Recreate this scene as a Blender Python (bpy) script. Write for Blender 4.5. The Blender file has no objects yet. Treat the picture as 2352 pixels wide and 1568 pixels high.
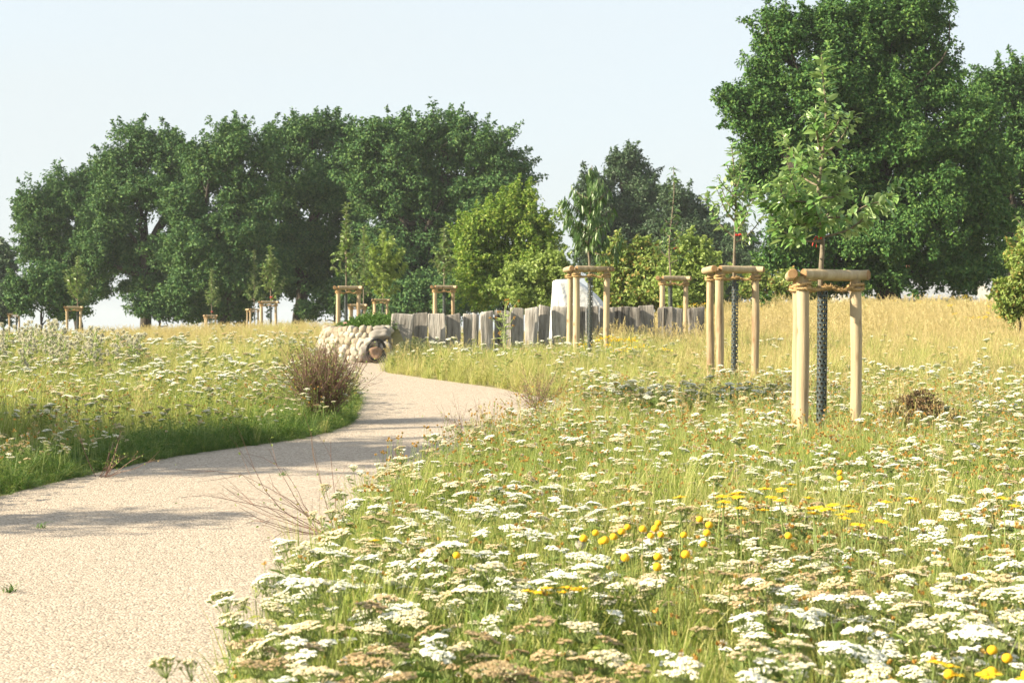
import bpy, bmesh, math, random
import numpy as np
from mathutils import Vector, noise as mnoise

# ------------------------------------------------------------------ camera, sky, sun, exposure
scene = bpy.context.scene
COL = scene.collection
FPX, CX, HOR = 3920.0, 1176.0, 775.0          # survey constants: focal length and horizon of the picture, in 2352-px units
CAMH = 1.4
cam_d = bpy.data.cameras.new('camera')
cam = bpy.data.objects.new('camera', cam_d); COL.objects.link(cam)
cam.location = (0, 0, CAMH)
cam.rotation_euler = (math.radians(90 - 0.13), 0, 0)
cam_d.sensor_width = 36; cam_d.lens = 60
cam_d.clip_start = 0.05; cam_d.clip_end = 5000
cam_d.dof.use_dof = True; cam_d.dof.focus_distance = 12.6; cam_d.dof.aperture_fstop = 8.0
scene.camera = cam

SUN_EL = math.radians(29); SUN_BEHIND = math.radians(15)       # sun low on the left, a little behind the camera
sd = Vector((-math.cos(SUN_BEHIND)*math.cos(SUN_EL), -math.sin(SUN_BEHIND)*math.cos(SUN_EL), math.sin(SUN_EL)))
sun_d = bpy.data.lights.new('sun', 'SUN'); sun_d.energy = 4.8; sun_d.angle = math.radians(0.6); sun_d.color = (1.0, 0.86, 0.62)
sun = bpy.data.objects.new('sun', sun_d); COL.objects.link(sun)
sun.rotation_euler = sd.to_track_quat('Z', 'Y').to_euler()
sun.location = sd*60
world = bpy.data.worlds.new('World'); scene.world = world; world.use_nodes = True
wn, wl = world.node_tree.nodes, world.node_tree.links
bg = wn['Background']; bg.inputs['Strength'].default_value = 0.13
sky = wn.new('ShaderNodeTexSky'); sky.sky_type = 'NISHITA'; sky.sun_disc = False
sky.sun_elevation = SUN_EL; sky.sun_rotation = math.atan2(sd.x, sd.y)
sky.air_density = 1.0; sky.dust_density = 3.5; sky.ozone_density = 2.0; sky.altitude = 0
# thin milky cloud over the whole sky
wt = wn.new('ShaderNodeTexCoord'); wm_ = wn.new('ShaderNodeMapping'); wm_.inputs['Scale'].default_value = (1.2, 1.2, 5); wl.new(wt.outputs['Generated'], wm_.inputs[0])
wz = wn.new('ShaderNodeTexNoise'); wz.inputs['Scale'].default_value = 1.6; wz.inputs['Detail'].default_value = 5; wl.new(wm_.outputs[0], wz.inputs['Vector'])
wr = wn.new('ShaderNodeMapRange'); wr.inputs[1].default_value = .3; wr.inputs[2].default_value = .7; wr.inputs[3].default_value = .78; wr.inputs[4].default_value = .94; wl.new(wz.outputs['Fac'], wr.inputs[0])
wx = wn.new('ShaderNodeMix'); wx.data_type = 'RGBA'; wl.new(wr.outputs[0], wx.inputs[0]); wl.new(sky.outputs[0], wx.inputs[6]); wx.inputs[7].default_value = (2.12, 2.28, 2.32, 1)
wl.new(wx.outputs[2], bg.inputs['Color'])
scene.view_settings.view_transform = 'Standard'; scene.view_settings.look = 'None'
scene.view_settings.exposure = 1.6; scene.view_settings.gamma = 1
scene.cycles.max_bounces = 8; scene.cycles.transparent_max_bounces = 8
scene.cycles.use_denoising = True

# ------------------------------------------------------------------ helpers
rs = np.random.RandomState(7)
random.seed(7)
def sst(t): t = np.clip(t, 0, 1); return t*t*(3-2*t)
def vnoise(x, y, s, seed=0):
    x = np.asarray(x, float)/s; y = np.asarray(y, float)/s
    xi = np.floor(x).astype(np.int64); yi = np.floor(y).astype(np.int64); fx = sst(x-xi); fy = sst(y-yi)
    def h(a, b):
        v = np.sin(a*127.1+b*311.7+seed*74.7)*43758.5453
        return v-np.floor(v)
    return (h(xi, yi)*(1-fx)+h(xi+1, yi)*fx)*(1-fy)+(h(xi, yi+1)*(1-fx)+h(xi+1, yi+1)*fx)*fy
def gz(x, y):
    """height of the land: a gentle rise up to a plateau, a bank of dry grass on the right, falling away far behind"""
    x = np.asarray(x, float); y = np.asarray(y, float)
    s = 0.0416*y; k = 0.07
    z = -k*np.log(np.exp(-np.clip(s, -40, 40)/k)+np.exp(-1.10/k))
    z = z+0.60*sst((y-26)/18)*sst((x-1.5)/5)
    z = z+0.36*np.exp(-((x+5.5)/5)**2-((y-44)/9)**2)
    z = z-0.025*np.clip(y-62, 0, 90)
    z = z+0.05*(vnoise(x, y, 2.3, 3)-.5)*sst((y-4)/4)*sst((np.abs(x+1.6)-2.2)/1.5)
    return z
def at(px, py, Y): return Vector(((px-CX)/FPX*Y, Y, CAMH+(HOR-py)/FPX*Y))
def X(px, Y): return (px-CX)/FPX*Y
def Z(py, Y): return CAMH+(HOR-py)/FPX*Y

def tag(o, label=None, cat=None, group=None, kind=None):
    if label: o['label'] = label
    if cat: o['category'] = cat
    if group: o['group'] = group
    if kind: o['kind'] = kind
    return o
def empty(name, loc, label, cat, group=None, rz=0):
    o = bpy.data.objects.new(name, None); COL.objects.link(o)
    o.empty_display_size = .1
    o.location = loc; o.rotation_euler = (0, 0, rz)
    return tag(o, label, cat, group)
def copy_tree(o, parent=None):
    c = o.copy(); COL.objects.link(c); c.parent = parent
    for ch in o.children: copy_tree(ch, c)
    return c

class MB:
    """collects tubes, leaves and loose faces and links them as one mesh object"""
    def __init__(s): s.V = []; s.F = []; s.n = 0
    def add(s, V, faces, m=0, smooth=True):
        V = np.asarray(V, float).reshape(-1, 3)
        for f in faces:
            f = np.asarray(f, np.int64)
            if len(f): s.F.append((f+s.n, m, smooth))
        s.V.append(V); s.n += len(V)
    def mesh(s, name, mats):
        V = np.concatenate(s.V); me = bpy.data.meshes.new(name)
        me.vertices.add(len(V)); me.vertices.foreach_set('co', V.astype(np.float32).ravel())
        tot = sum(f.size for f, _, _ in s.F); npoly = sum(len(f) for f, _, _ in s.F)
        me.loops.add(tot); me.polygons.add(npoly)
        me.loops.foreach_set('vertex_index', np.concatenate([f.ravel() for f, _, _ in s.F]).astype(np.int32))
        sizes = np.concatenate([np.full(len(f), f.shape[1]) for f, _, _ in s.F])
        st = np.concatenate([[0], np.cumsum(sizes)[:-1]])
        me.polygons.foreach_set('loop_start', st.astype(np.int32))
        me.polygons.foreach_set('material_index', np.concatenate([np.full(len(f), m) for f, m, _ in s.F]).astype(np.int32))
        me.polygons.foreach_set('use_smooth', np.concatenate([np.full(len(f), b) for f, _, b in s.F]).astype(bool))
        for m in (mats if isinstance(mats, (list, tuple)) else [mats]): me.materials.append(m)
        me.update(calc_edges=True); me.validate()
        return me
    def build(s, name, mats, parent=None, loc=None):
        o = bpy.data.objects.new(name, s.mesh(name, mats)); COL.objects.link(o)
        if parent: o.parent = parent
        if loc is not None: o.location = loc
        return o
    def tube(s, P, R, n=6, m=0, cap=True):
        P = np.asarray(P, float); k = len(P); R = np.broadcast_to(np.asarray(R, float), (k,))
        T = np.gradient(P, axis=0); T /= np.linalg.norm(T, axis=1)[:, None]+1e-12
        ref = np.array([0, 0, 1.]) if abs(T[0][2]) < .9 else np.array([1., 0, 0])
        A = np.cross(T, ref); A /= np.linalg.norm(A, axis=1)[:, None]+1e-12
        B = np.cross(T, A)
        a = np.arange(n)/n*2*np.pi
        V = P[:, None]+R[:, None, None]*(A[:, None]*np.cos(a)[None, :, None]+B[:, None]*np.sin(a)[None, :, None])
        i = np.arange(k-1)[:, None]*n; j = np.arange(n)[None]; j2 = (j+1) % n
        q = np.stack([i+j, i+j2, i+n+j2, i+n+j], -1).reshape(-1, 4)
        fs = [q]
        if cap and n > 2:
            b0 = s.n; s.F.append((np.arange(n)[None]+b0, m, False)); s.F.append(((np.arange(n)[::-1]+(k-1)*n)[None]+b0, m, False))
        s.add(V.reshape(-1, 3), fs, m)
    def leaves(s, P, A, N, L, W, m=0, fold=.25, curl=.15, fine=False):
        """many leaves at once: base P, axis A, face normal N"""
        P = np.asarray(P, float); n = len(P)
        if not n: return
        A = A/(np.linalg.norm(A, axis=1)[:, None]+1e-9)
        Bv = np.cross(N, A); Bv /= np.linalg.norm(Bv, axis=1)[:, None]+1e-9
        Nn = np.cross(A, Bv)
        L = np.broadcast_to(L, (n,))[:, None]; W = np.broadcast_to(W, (n,))[:, None]
        c = curl*L*(.6+.8*rs.rand(n, 1))
        if not fine:
            v = np.stack([P, P+A*L*.5+Bv*W*.5+Nn*fold*W, P+A*L-Nn*c, P+A*L*.5-Bv*W*.5+Nn*fold*W], 1)
            b = np.arange(n)[:, None]*4
            s.add(v.reshape(-1, 3), [np.concatenate([b+[[0, 3, 2]], b+[[0, 2, 1]]])], m, False)
        else:
            def row(t, w, d): 
                mid = P+A*L*t-Nn*c*t*t
                return [mid+Bv*W*w+Nn*fold*W*w, mid, mid-Bv*W*w+Nn*fold*W*w]
            r1 = row(.3, .46, 0); r2 = row(.68, .42, 0)
            v = np.stack([P]+r1+r2+[P+A*L-Nn*c], 1)
            b = np.arange(n)[:, None]*8
            tri = np.concatenate([b+[[0, 2, 1]], b+[[0, 3, 2]], b+[[4, 5, 7]], b+[[5, 6, 7]]])
            quad = np.concatenate([b+[[1, 2, 5, 4]], b+[[2, 3, 6, 5]]])
            s.add(v.reshape(-1, 3), [tri, quad], m, True)
def unit(v): return v/(np.linalg.norm(v, axis=-1, keepdims=True)+1e-9)
def spline(P, n):
    """Catmull-Rom through P"""
    P = np.asarray(P, float)
    if len(P) == 2: return P[0]+(P[1]-P[0])*np.linspace(0, 1, n)[:, None]
    Q = np.vstack([2*P[0]-P[1], P, 2*P[-1]-P[-2]]); out = []
    for t in np.linspace(0, len(P)-1, n):
        i = min(int(t), len(P)-2); f = t-i; a, b, c, d = Q[i:i+4]
        out.append(.5*(2*b+(c-a)*f+(2*a-5*b+4*c-d)*f*f+(3*b-a-3*c+d)*f**3))
    return np.array(out)

# ------------------------------------------------------------------ materials
def mat(name):
    m = bpy.data.materials.new(name); m.use_nodes = True
    nt = m.node_tree; nt.nodes.clear()
    out = nt.nodes.new('ShaderNodeOutputMaterial')
    return m, nt, nt.nodes.new, nt.links.new, out
def ramp(nt, stops, fac):
    r = nt.nodes.new('ShaderNodeValToRGB'); e = r.color_ramp.elements
    while len(e) < len(stops): e.new(.5)
    for q, (p, c) in zip(e, stops): q.position = p; q.color = (*c, 1)
    if fac is not None: nt.links.new(fac, r.inputs[0])
    return r.outputs[0]
def mix(nt, fac, a, b, blend='MIX'):
    n = nt.nodes.new('ShaderNodeMix'); n.data_type = 'RGBA'; n.blend_type = blend
    for sock, v in ((n.inputs[0], fac), (n.inputs[6], a), (n.inputs[7], b)):
        if isinstance(v, (int, float)): sock.default_value = v
        elif isinstance(v, tuple): sock.default_value = (*v, 1)
        else: nt.links.new(v, sock)
    return n.outputs[2]
def leafmat(name, stops, under=None, trans=.3, rough=.5, spec=.3, attr=None, attr_col=None):
    """thin leaf: colour varies leaf by leaf, some light passes through"""
    m, nt, N, Lk, out = mat(name)
    g = N('ShaderNodeNewGeometry')
    c = ramp(nt, stops, g.outputs['Random Per Island'])
    if attr:
        a = N('ShaderNodeAttribute'); a.attribute_type = 'INSTANCER'; a.attribute_name = attr
        jit = N('ShaderNodeMath'); jit.operation = 'MULTIPLY_ADD'; jit.inputs[1].default_value = .5; jit.inputs[2].default_value = -.25
        Lk(g.outputs['Random Per Island'], jit.inputs[0])
        ad = N('ShaderNodeMath'); ad.operation = 'ADD'; ad.use_clamp = True
        Lk(a.outputs['Fac'], ad.inputs[0]); Lk(jit.outputs[0], ad.inputs[1])
        c = mix(nt, ad.outputs[0], c, ramp(nt, attr_col, g.outputs['Random Per Island']))
    if under: c = mix(nt, g.outputs['Backfacing'], c, under)
    p = N('ShaderNodeBsdfPrincipled'); p.inputs['Roughness'].default_value = rough
    p.inputs['Specular IOR Level'].default_value = spec
    Lk(c, p.inputs['Base Color'])
    t = N('ShaderNodeBsdfTranslucent'); Lk(mix(nt, .6, c, (.9, 1, .4), 'MULTIPLY'), t.inputs['Color'])
    ms = N('ShaderNodeMixShader'); ms.inputs[0].default_value = trans
    Lk(p.outputs[0], ms.inputs[1]); Lk(t.outputs[0], ms.inputs[2]); Lk(ms.outputs[0], out.inputs[0])
    return m
def surf(name, stops, scale=(6, 6, 6), detail=6, rough=.8, bump=.3, bscale=40, spec=.3, island=0, dist=.01, rnd=0, knots=None):
    """solid rough surface coloured by stretched noise in object space"""
    m, nt, N, Lk, out = mat(name)
    tc = N('ShaderNodeTexCoord'); mp = N('ShaderNodeMapping'); mp.inputs['Scale'].default_value = scale
    Lk(tc.outputs['Object'], mp.inputs[0])
    oi = N('ShaderNodeObjectInfo'); g = N('ShaderNodeNewGeometry')
    off = N('ShaderNodeVectorMath'); off.operation = 'SCALE'; off.inputs[0].default_value = (37, 23, 11); Lk(oi.outputs['Random'], off.inputs['Scale'])
    ad = N('ShaderNodeVectorMath'); ad.operation = 'ADD'; Lk(mp.outputs[0], ad.inputs[0]); Lk(off.outputs[0], ad.inputs[1])
    n1 = N('ShaderNodeTexNoise'); n1.inputs['Detail'].default_value = detail; n1.inputs['Scale'].default_value = 1; n1.inputs['Roughness'].default_value = .65
    Lk(ad.outputs[0], n1.inputs['Vector'])
    f = n1.outputs['Fac']
    if island or rnd:
        r = N('ShaderNodeMath'); r.operation = 'MULTIPLY_ADD'; r.inputs[1].default_value = island or rnd
        r.inputs[2].default_value = -(island or rnd)/2
        Lk(g.outputs['Random Per Island'] if island else oi.outputs['Random'], r.inputs[0])
        a2 = N('ShaderNodeMath'); a2.operation = 'ADD'; Lk(f, a2.inputs[0]); Lk(r.outputs[0], a2.inputs[1]); f = a2.outputs[0]
    c = ramp(nt, stops, f)
    if knots:
        mk = N('ShaderNodeMapping'); mk.inputs['Scale'].default_value = (9, 9, 4.5); Lk(tc.outputs['Object'], mk.inputs[0])
        a3 = N('ShaderNodeVectorMath'); a3.operation = 'ADD'; Lk(mk.outputs[0], a3.inputs[0]); Lk(off.outputs[0], a3.inputs[1])
        vk = N('ShaderNodeTexVoronoi'); vk.inputs['Scale'].default_value = 1; Lk(a3.outputs[0], vk.inputs['Vector'])
        kf = ramp(nt, [(.07, (1, 1, 1)), (.15, (.35, .35, .35)), (.24, (0, 0, 0))], vk.outputs['Distance'])
        c = mix(nt, kf, c, knots)
    p = N('ShaderNodeBsdfPrincipled'); p.inputs['Roughness'].default_value = rough; p.inputs['Specular IOR Level'].default_value = spec
    Lk(c, p.inputs['Base Color'])
    if bump:
        n2 = N('ShaderNodeTexNoise'); n2.inputs['Scale'].default_value = bscale/ max(scale); n2.inputs['Detail'].default_value = 4
        Lk(ad.outputs[0], n2.inputs['Vector'])
        b = N('ShaderNodeBump'); b.inputs['Strength'].default_value = bump; b.inputs['Distance'].default_value = dist
        Lk(n2.outputs['Fac'], b.inputs['Height']); Lk(b.outputs[0], p.inputs['Normal'])
    Lk(p.outputs[0], out.inputs[0])
    return m

M = {}
M['grass'] = leafmat('grass', [(0, (.16, .26, .040)), (.5, (.30, .38, .08)), (1, (.44, .47, .15))], trans=.45, rough=.6,
                     attr='dry', attr_col=[(0, (.40, .39, .14)), (.5, (.53, .48, .22)), (1, (.66, .58, .33))])
M['straw'] = leafmat('straw', [(0, (.42, .34, .15)), (.5, (.58, .485, .25)), (1, (.69, .60, .36))], trans=.25, rough=.6)
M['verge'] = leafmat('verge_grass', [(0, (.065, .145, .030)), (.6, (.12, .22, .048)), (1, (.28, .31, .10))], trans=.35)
M['stem'] = leafmat('stem', [(0, (.20, .29, .08)), (1, (.36, .43, .17))], trans=.2)
M['feather'] = leafmat('feather_leaf', [(0, (.12, .20, .045)), (1, (.21, .30, .08))], trans=.3)
m, nt, N, Lk, out = mat('yarrow_floret')            # white to cream to tan, plant by plant
a = N('ShaderNodeAttribute'); a.attribute_type = 'INSTANCER'; a.attribute_name = 'tan'
g = N('ShaderNodeNewGeometry')
jt = N('ShaderNodeMath'); jt.operation = 'MULTIPLY_ADD'; jt.inputs[1].default_value = .22; jt.inputs[2].default_value = -.08; Lk(g.outputs['Random Per Island'], jt.inputs[0])
sm = N('ShaderNodeMath'); sm.operation = 'ADD'; Lk(a.outputs['Fac'], sm.inputs[0]); Lk(jt.outputs[0], sm.inputs[1])
c = ramp(nt, [(0, (.86, .86, .80)), (.22, (.82, .80, .66)), (.45, (.76, .69, .49)), (.7, (.60, .49, .31)), (1, (.36, .25, .13))], sm.outputs[0])
p = N('ShaderNodeBsdfPrincipled'); p.inputs['Roughness'].default_value = .8; p.inputs['Specular IOR Level'].default_value = .1; Lk(c, p.inputs['Base Color'])
t = N('ShaderNodeBsdfTranslucent'); Lk(c, t.inputs['Color']); ms = N('ShaderNodeMixShader'); ms.inputs[0].default_value = .25
Lk(p.outputs[0], ms.inputs[1]); Lk(t.outputs[0], ms.inputs[2]); Lk(ms.outputs[0], out.inputs[0]); M['floret'] = m
M['yellow'] = leafmat('yellow_petal', [(0, (.80, .52, .01)), (1, (.88, .66, .03))], trans=.2)
M['disc'] = surf('flower_disc', [(.3, (.62, .33, .01)), (.7, (.80, .48, .02))], (300,)*3, bump=.5, bscale=600, dist=.002)
M['bud'] = leafmat('seed_bud', [(0, (.34, .20, .05)), (.5, (.55, .30, .06)), (1, (.42, .32, .14))], trans=.1)
M['fluff'] = leafmat('seed_fluff', [(0, (.56, .53, .48)), (1, (.70, .67, .62))], trans=.3)
M['twig'] = leafmat('red_brown_twig', [(0, (.11, .055, .045)), (.6, (.19, .11, .085)), (1, (.28, .20, .15))], trans=0)
M['oak'] = leafmat('oak_leaf', [(0, (.036, .102, .028)), (.6, (.066, .155, .038)), (1, (.13, .22, .05))], trans=.14, rough=.6, spec=.2)
M['oak_far'] = leafmat('hedge_oak_leaf', [(0, (.042, .108, .040)), (.6, (.074, .160, .050)), (1, (.135, .22, .064))], trans=.14, rough=.6, spec=.2)
M['dark'] = leafmat('dark_tree_leaf', [(0, (.040, .085, .044)), (1, (.080, .135, .058))], trans=.14)
M['yell_green'] = leafmat('yellow_green_leaf', [(0, (.13, .235, .035)), (.6, (.20, .31, .05)), (1, (.34, .39, .085))], trans=.35)
M['pale'] = leafmat('pale_green_leaf', [(0, (.19, .28, .065)), (1, (.33, .41, .13))], trans=.35)
M['olive'] = leafmat('olive_leaf', [(0, (.14, .22, .05)), (.8, (.27, .34, .09)), (1, (.36, .24, .09))], trans=.3)
M['apple'] = leafmat('apple_leaf', [(0, (.09, .20, .045)), (.7, (.16, .29, .075)), (1, (.28, .38, .15))], under=(.32, .44, .22), trans=.25, rough=.38, spec=.5)
M['pear'] = leafmat('pear_leaf', [(0, (.11, .20, .048)), (1, (.23, .33, .09))], under=(.18, .24, .11), trans=.3, rough=.4, spec=.5)
M['peach'] = leafmat('peach_leaf', [(0, (.05, .115, .03)), (1, (.11, .19, .05))], under=(.10, .17, .07), trans=.3, rough=.4, spec=.5)
M['greyleaf'] = leafmat('grey_green_leaf', [(0, (.10, .13, .06)), (.7, (.20, .23, .13)), (1, (.34, .30, .18))], trans=.25)
M['green'] = leafmat('fresh_green_leaf', [(0, (.065, .14, .03)), (1, (.12, .21, .05))], trans=.3)
M['bark'] = surf('oak_bark', [(.3, (.022, .018, .015)), (.7, (.055, .046, .037))], (8, 8, 2), bump=.8, bscale=12)
M['sapbark'] = surf('sapling_bark', [(.3, (.11, .09, .065)), (.7, (.22, .19, .145))], (30, 30, 12), bump=.3, bscale=60)
M['wood'] = surf('peeled_stake_wood', [(.25, (.17, .11, .06)), (.40, (.34, .26, .165)), (.6, (.43, .345, .225)), (.8, (.51, .43, .31))], (16, 16, 1.3), bump=.5, bscale=70, rnd=.16, dist=.005, rough=.7, knots=(.20, .12, .06))
M['woodend'] = surf('sawn_stake_end', [(.3, (.20, .11, .05)), (.7, (.31, .20, .10))], (30,)*3, bump=.2)
M['rope'] = surf('coir_rope_fibre', [(.3, (.30, .19, .08)), (.7, (.52, .37, .19))], (60,)*3, bump=.6, bscale=200, dist=.003)
M['guard'] = surf('dark_plastic_mesh', [(.3, (.030, .045, .050)), (.7, (.050, .068, .074))], (10,)*3, rough=.45, bump=0, spec=.5)
M['board'] = surf('weathered_grey_oak', [(.26, (.035, .031, .028)), (.40, (.16, .148, .137)), (.58, (.28, .262, .245)), (.75, (.44, .42, .40))], (18, 18, 2.2), bump=.9, bscale=45, rough=.9, rnd=.3, dist=.012, detail=9)
M['stone'] = surf('field_stone', [(.2, (.19, .16, .12)), (.5, (.32, .28, .215)), (.8, (.41, .385, .33))], (9,)*3, bump=.4, bscale=70, island=.55, dist=.006)
M['boulder'] = surf('field_boulder', [(.3, (.18, .165, .15)), (.7, (.30, .28, .255))], (9,)*3, bump=.4, bscale=60, dist=.006, rnd=.3)
M['redstone'] = surf('brown_boulder', [(.3, (.24, .15, .10)), (.7, (.34, .23, .16))], (9,)*3, bump=.4, bscale=60, dist=.006)
M['hose'] = surf('black_rubber', [(.3, (.018, .018, .02)), (.7, (.03, .03, .034))], (20,)*3, rough=.4, bump=0, spec=.5)
M['tarp'] = surf('white_sheeting', [(.3, (.52, .535, .55)), (.7, (.58, .59, .60))], (4,)*3, rough=.45, bump=.5, bscale=18, dist=.03)
M['ribbon'] = surf('red_ribbon', [(.3, (.55, .03, .02)), (.7, (.65, .05, .03))], (20,)*3, rough=.5, bump=0)
M['roof_grey'] = surf('grey_roof_sheet', [(.3, (.17, .19, .22)), (.7, (.23, .25, .28))], (1, 1, 1), bump=0)
M['roof_red'] = surf('red_roof_tile', [(.3, (.30, .10, .06)), (.7, (.40, .16, .10))], (2, 2, 2), bump=.3)
M['render_wall'] = surf('pale_wall', [(.3, (.22, .22, .22)), (.7, (.28, .28, .27))], (1, 1, 1), bump=.1)
M['glass'] = surf('window_glass', [(.3, (.03, .04, .05)), (.7, (.05, .06, .07))], (1, 1, 1), rough=.1, bump=0, spec=.6)
M['soil'] = surf('meadow_soil', [(.3, (.13, .12, .05)), (.5, (.21, .19, .08)), (.7, (.30, .26, .12))], (1.5, 1.5, 1.5), bump=.5, bscale=30, dist=.03)
# gravel path: fine chips, each its own shade
m, nt, N, Lk, out = mat('path_gravel')
tc = N('ShaderNodeTexCoord')
vo = N('ShaderNodeTexVoronoi'); vo.inputs['Scale'].default_value = 95; Lk(tc.outputs['Object'], vo.inputs['Vector'])
n1 = N('ShaderNodeTexNoise'); n1.inputs['Scale'].default_value = 1.1; n1.inputs['Detail'].default_value = 7; Lk(tc.outputs['Object'], n1.inputs['Vector'])
n2 = N('ShaderNodeTexNoise'); n2.inputs['Scale'].default_value = 30; n2.inputs['Detail'].default_value = 4; Lk(tc.outputs['Object'], n2.inputs['Vector'])
sp = N('ShaderNodeSeparateColor'); Lk(vo.outputs['Color'], sp.inputs[0])
chip = ramp(nt, [(0, (.07, .06, .05)), (.16, (.12, .10, .08)), (.26, (.28, .235, .19)), (.7, (.40, .34, .278)), (1, (.58, .52, .45))], sp.outputs[0])
base = ramp(nt, [(.3, (.32, .27, .222)), (.7, (.43, .366, .306))], n1.outputs['Fac'])
cc = mix(nt, .7, base, chip)
cc = mix(nt, .35, cc, ramp(nt, [(.35, (.26, .22, .178)), (.65, (.41, .355, .297))], n2.outputs['Fac']))
p = N('ShaderNodeBsdfPrincipled'); p.inputs['Roughness'].default_value = .9; p.inputs['Specular IOR Level'].default_value = .2; Lk(cc, p.inputs['Base Color'])
b = N('ShaderNodeBump'); b.inputs['Strength'].default_value = .7; b.inputs['Distance'].default_value = .006
Lk(vo.outputs['Distance'], b.inputs['Height']); b.invert = True; Lk(b.outputs[0], p.inputs['Normal']); Lk(p.outputs[0], out.inputs[0])
M['path'] = m

# ------------------------------------------------------------------ ground and path
gx = np.unique(np.concatenate([np.linspace(-22, 22, 177), np.sign(np.linspace(-1, 1, 41))*(22+np.abs(np.linspace(-1, 1, 41))**2*480)]))
gy = np.unique(np.concatenate([np.linspace(-6, 64, 281), np.linspace(64, 160, 49), 160+np.linspace(0, 1, 16)**2*1200, [-40, -20]]))
GX, GY = np.meshgrid(gx, gy)
gm = MB(); nx = len(gx)
ii = (np.arange(len(gy)-1)[:, None]*nx+np.arange(nx-1)[None]).ravel()
gm.add(np.stack([GX, GY, gz(GX, GY)], -1).reshape(-1, 3), [np.stack([ii, ii+1, ii+nx+1, ii+nx], -1)])
tag(gm.build('ground', M['soil']), 'meadow soil under the grass and flowers', 'ground', kind='structure')

PL = [(-3.3, -5), (-3.3, 3), (-3.35, 7), (-3.28, 9.3), (-3.1, 10.35), (-2.78, 11.6), (-2.47, 12.5), (-2.1, 13.15), (-1.68, 13.9), (-1.45, 15), (-1.5, 16.5), (-1.75, 19), (-2.2, 22), (-2.7, 25.2)]
PR = [(-.78, -5), (-.78, 3), (-.85, 6), (-.86, 8), (-.8, 10), (-.52, 11.6), (-.2, 13), (.05, 14.5), (.2, 16), (.2, 17.5), (-.05, 19.2), (-.66, 20.5), (-1.37, 21.9), (-1.7, 22.8), (-1.75, 25.2)]
BL = [(-.4, 12.6), (.1, 14.0), (.4, 15.0), (.55, 15.9), (.6, 16.6)]
BU = [(-.13, 19.3), (.2, 18.4), (.5, 17.6), (.62, 17.1), (.63, 16.8)]
def loft(L, R, n, w, dz):
    A = spline(L, n); B = spline(R, n); t = np.linspace(0, 1, w)[None, :, None]
    P = A[:, None]*(1-t)+B[:, None]*t
    V = np.concatenate([P, gz(P[..., 0], P[..., 1])[..., None]+dz], -1).reshape(-1, 3)
    i = (np.arange(n-1)[:, None]*w+np.arange(w-1)[None]).ravel()
    return V, np.stack([i, i+1, i+w+1, i+w], -1), np.concatenate([A, B[::-1]])
V1, F1, POLY1 = loft(PL, PR, 150, 14, .010)
V2, F2, POLY2 = loft(BL, BU, 60, 14, .014)
pm = MB(); pm.add(V1, [F1[:, ::-1]]); pm.add(V2, [F2]); 
tag(pm.build('path', M['path']), 'pale gravel path curving up through the meadow', 'path', kind='structure')
def inpoly(x, y, P):
    r = np.zeros(x.shape, bool); n = len(P); j = n-1
    for i in range(n):
        xi, yi = P[i]; xj, yj = P[j]
        if yi != yj:
            r ^= ((yi > y) != (yj > y)) & (x < (xj-xi)*(y-yi)/(yj-yi)+xi)
        j = i
    return r
def pdist(x, y):
    """distance to the path's edges"""
    d = np.full(x.shape, 1e9)
    for P in (POLY1, POLY2):
        for a in range(0, len(P), 3):
            d = np.minimum(d, (x-P[a][0])**2+(y-P[a][1])**2)
    return np.sqrt(d)
BED = (-2.05, 26.1)
def onpath(x, y): return inpoly(x, y, POLY1) | inpoly(x, y, POLY2) | (((x-BED[0])**2+(y-BED[1])**2 < .98**2))

# thin summer haze: one even box of air round the whole scene
hz = bpy.data.meshes.new('haze'); hb = bmesh.new(); bmesh.ops.create_cube(hb, size=1); hb.to_mesh(hz); hb.free()
hm_ = bpy.data.materials.new('haze'); hm_.use_nodes = True; hm_.node_tree.nodes.clear()
ho_ = hm_.node_tree.nodes.new('ShaderNodeOutputMaterial'); hv = hm_.node_tree.nodes.new('ShaderNodeVolumePrincipled')
hv.inputs['Color'].default_value = (.86, .93, 1, 1); hv.inputs['Density'].default_value = .00032; hm_.node_tree.links.new(hv.outputs[0], ho_.inputs['Volume'])
hz.materials.append(hm_); hzo = bpy.data.objects.new('haze', hz); COL.objects.link(hzo)
hzo.dimensions = (1010, 1410, 26); hzo.location = (0, 660, 8.5)
hzo.scale = (1012, 1412, 28); tag(hzo, 'thin pale summer haze in the air', 'haze', kind='stuff')

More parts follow.
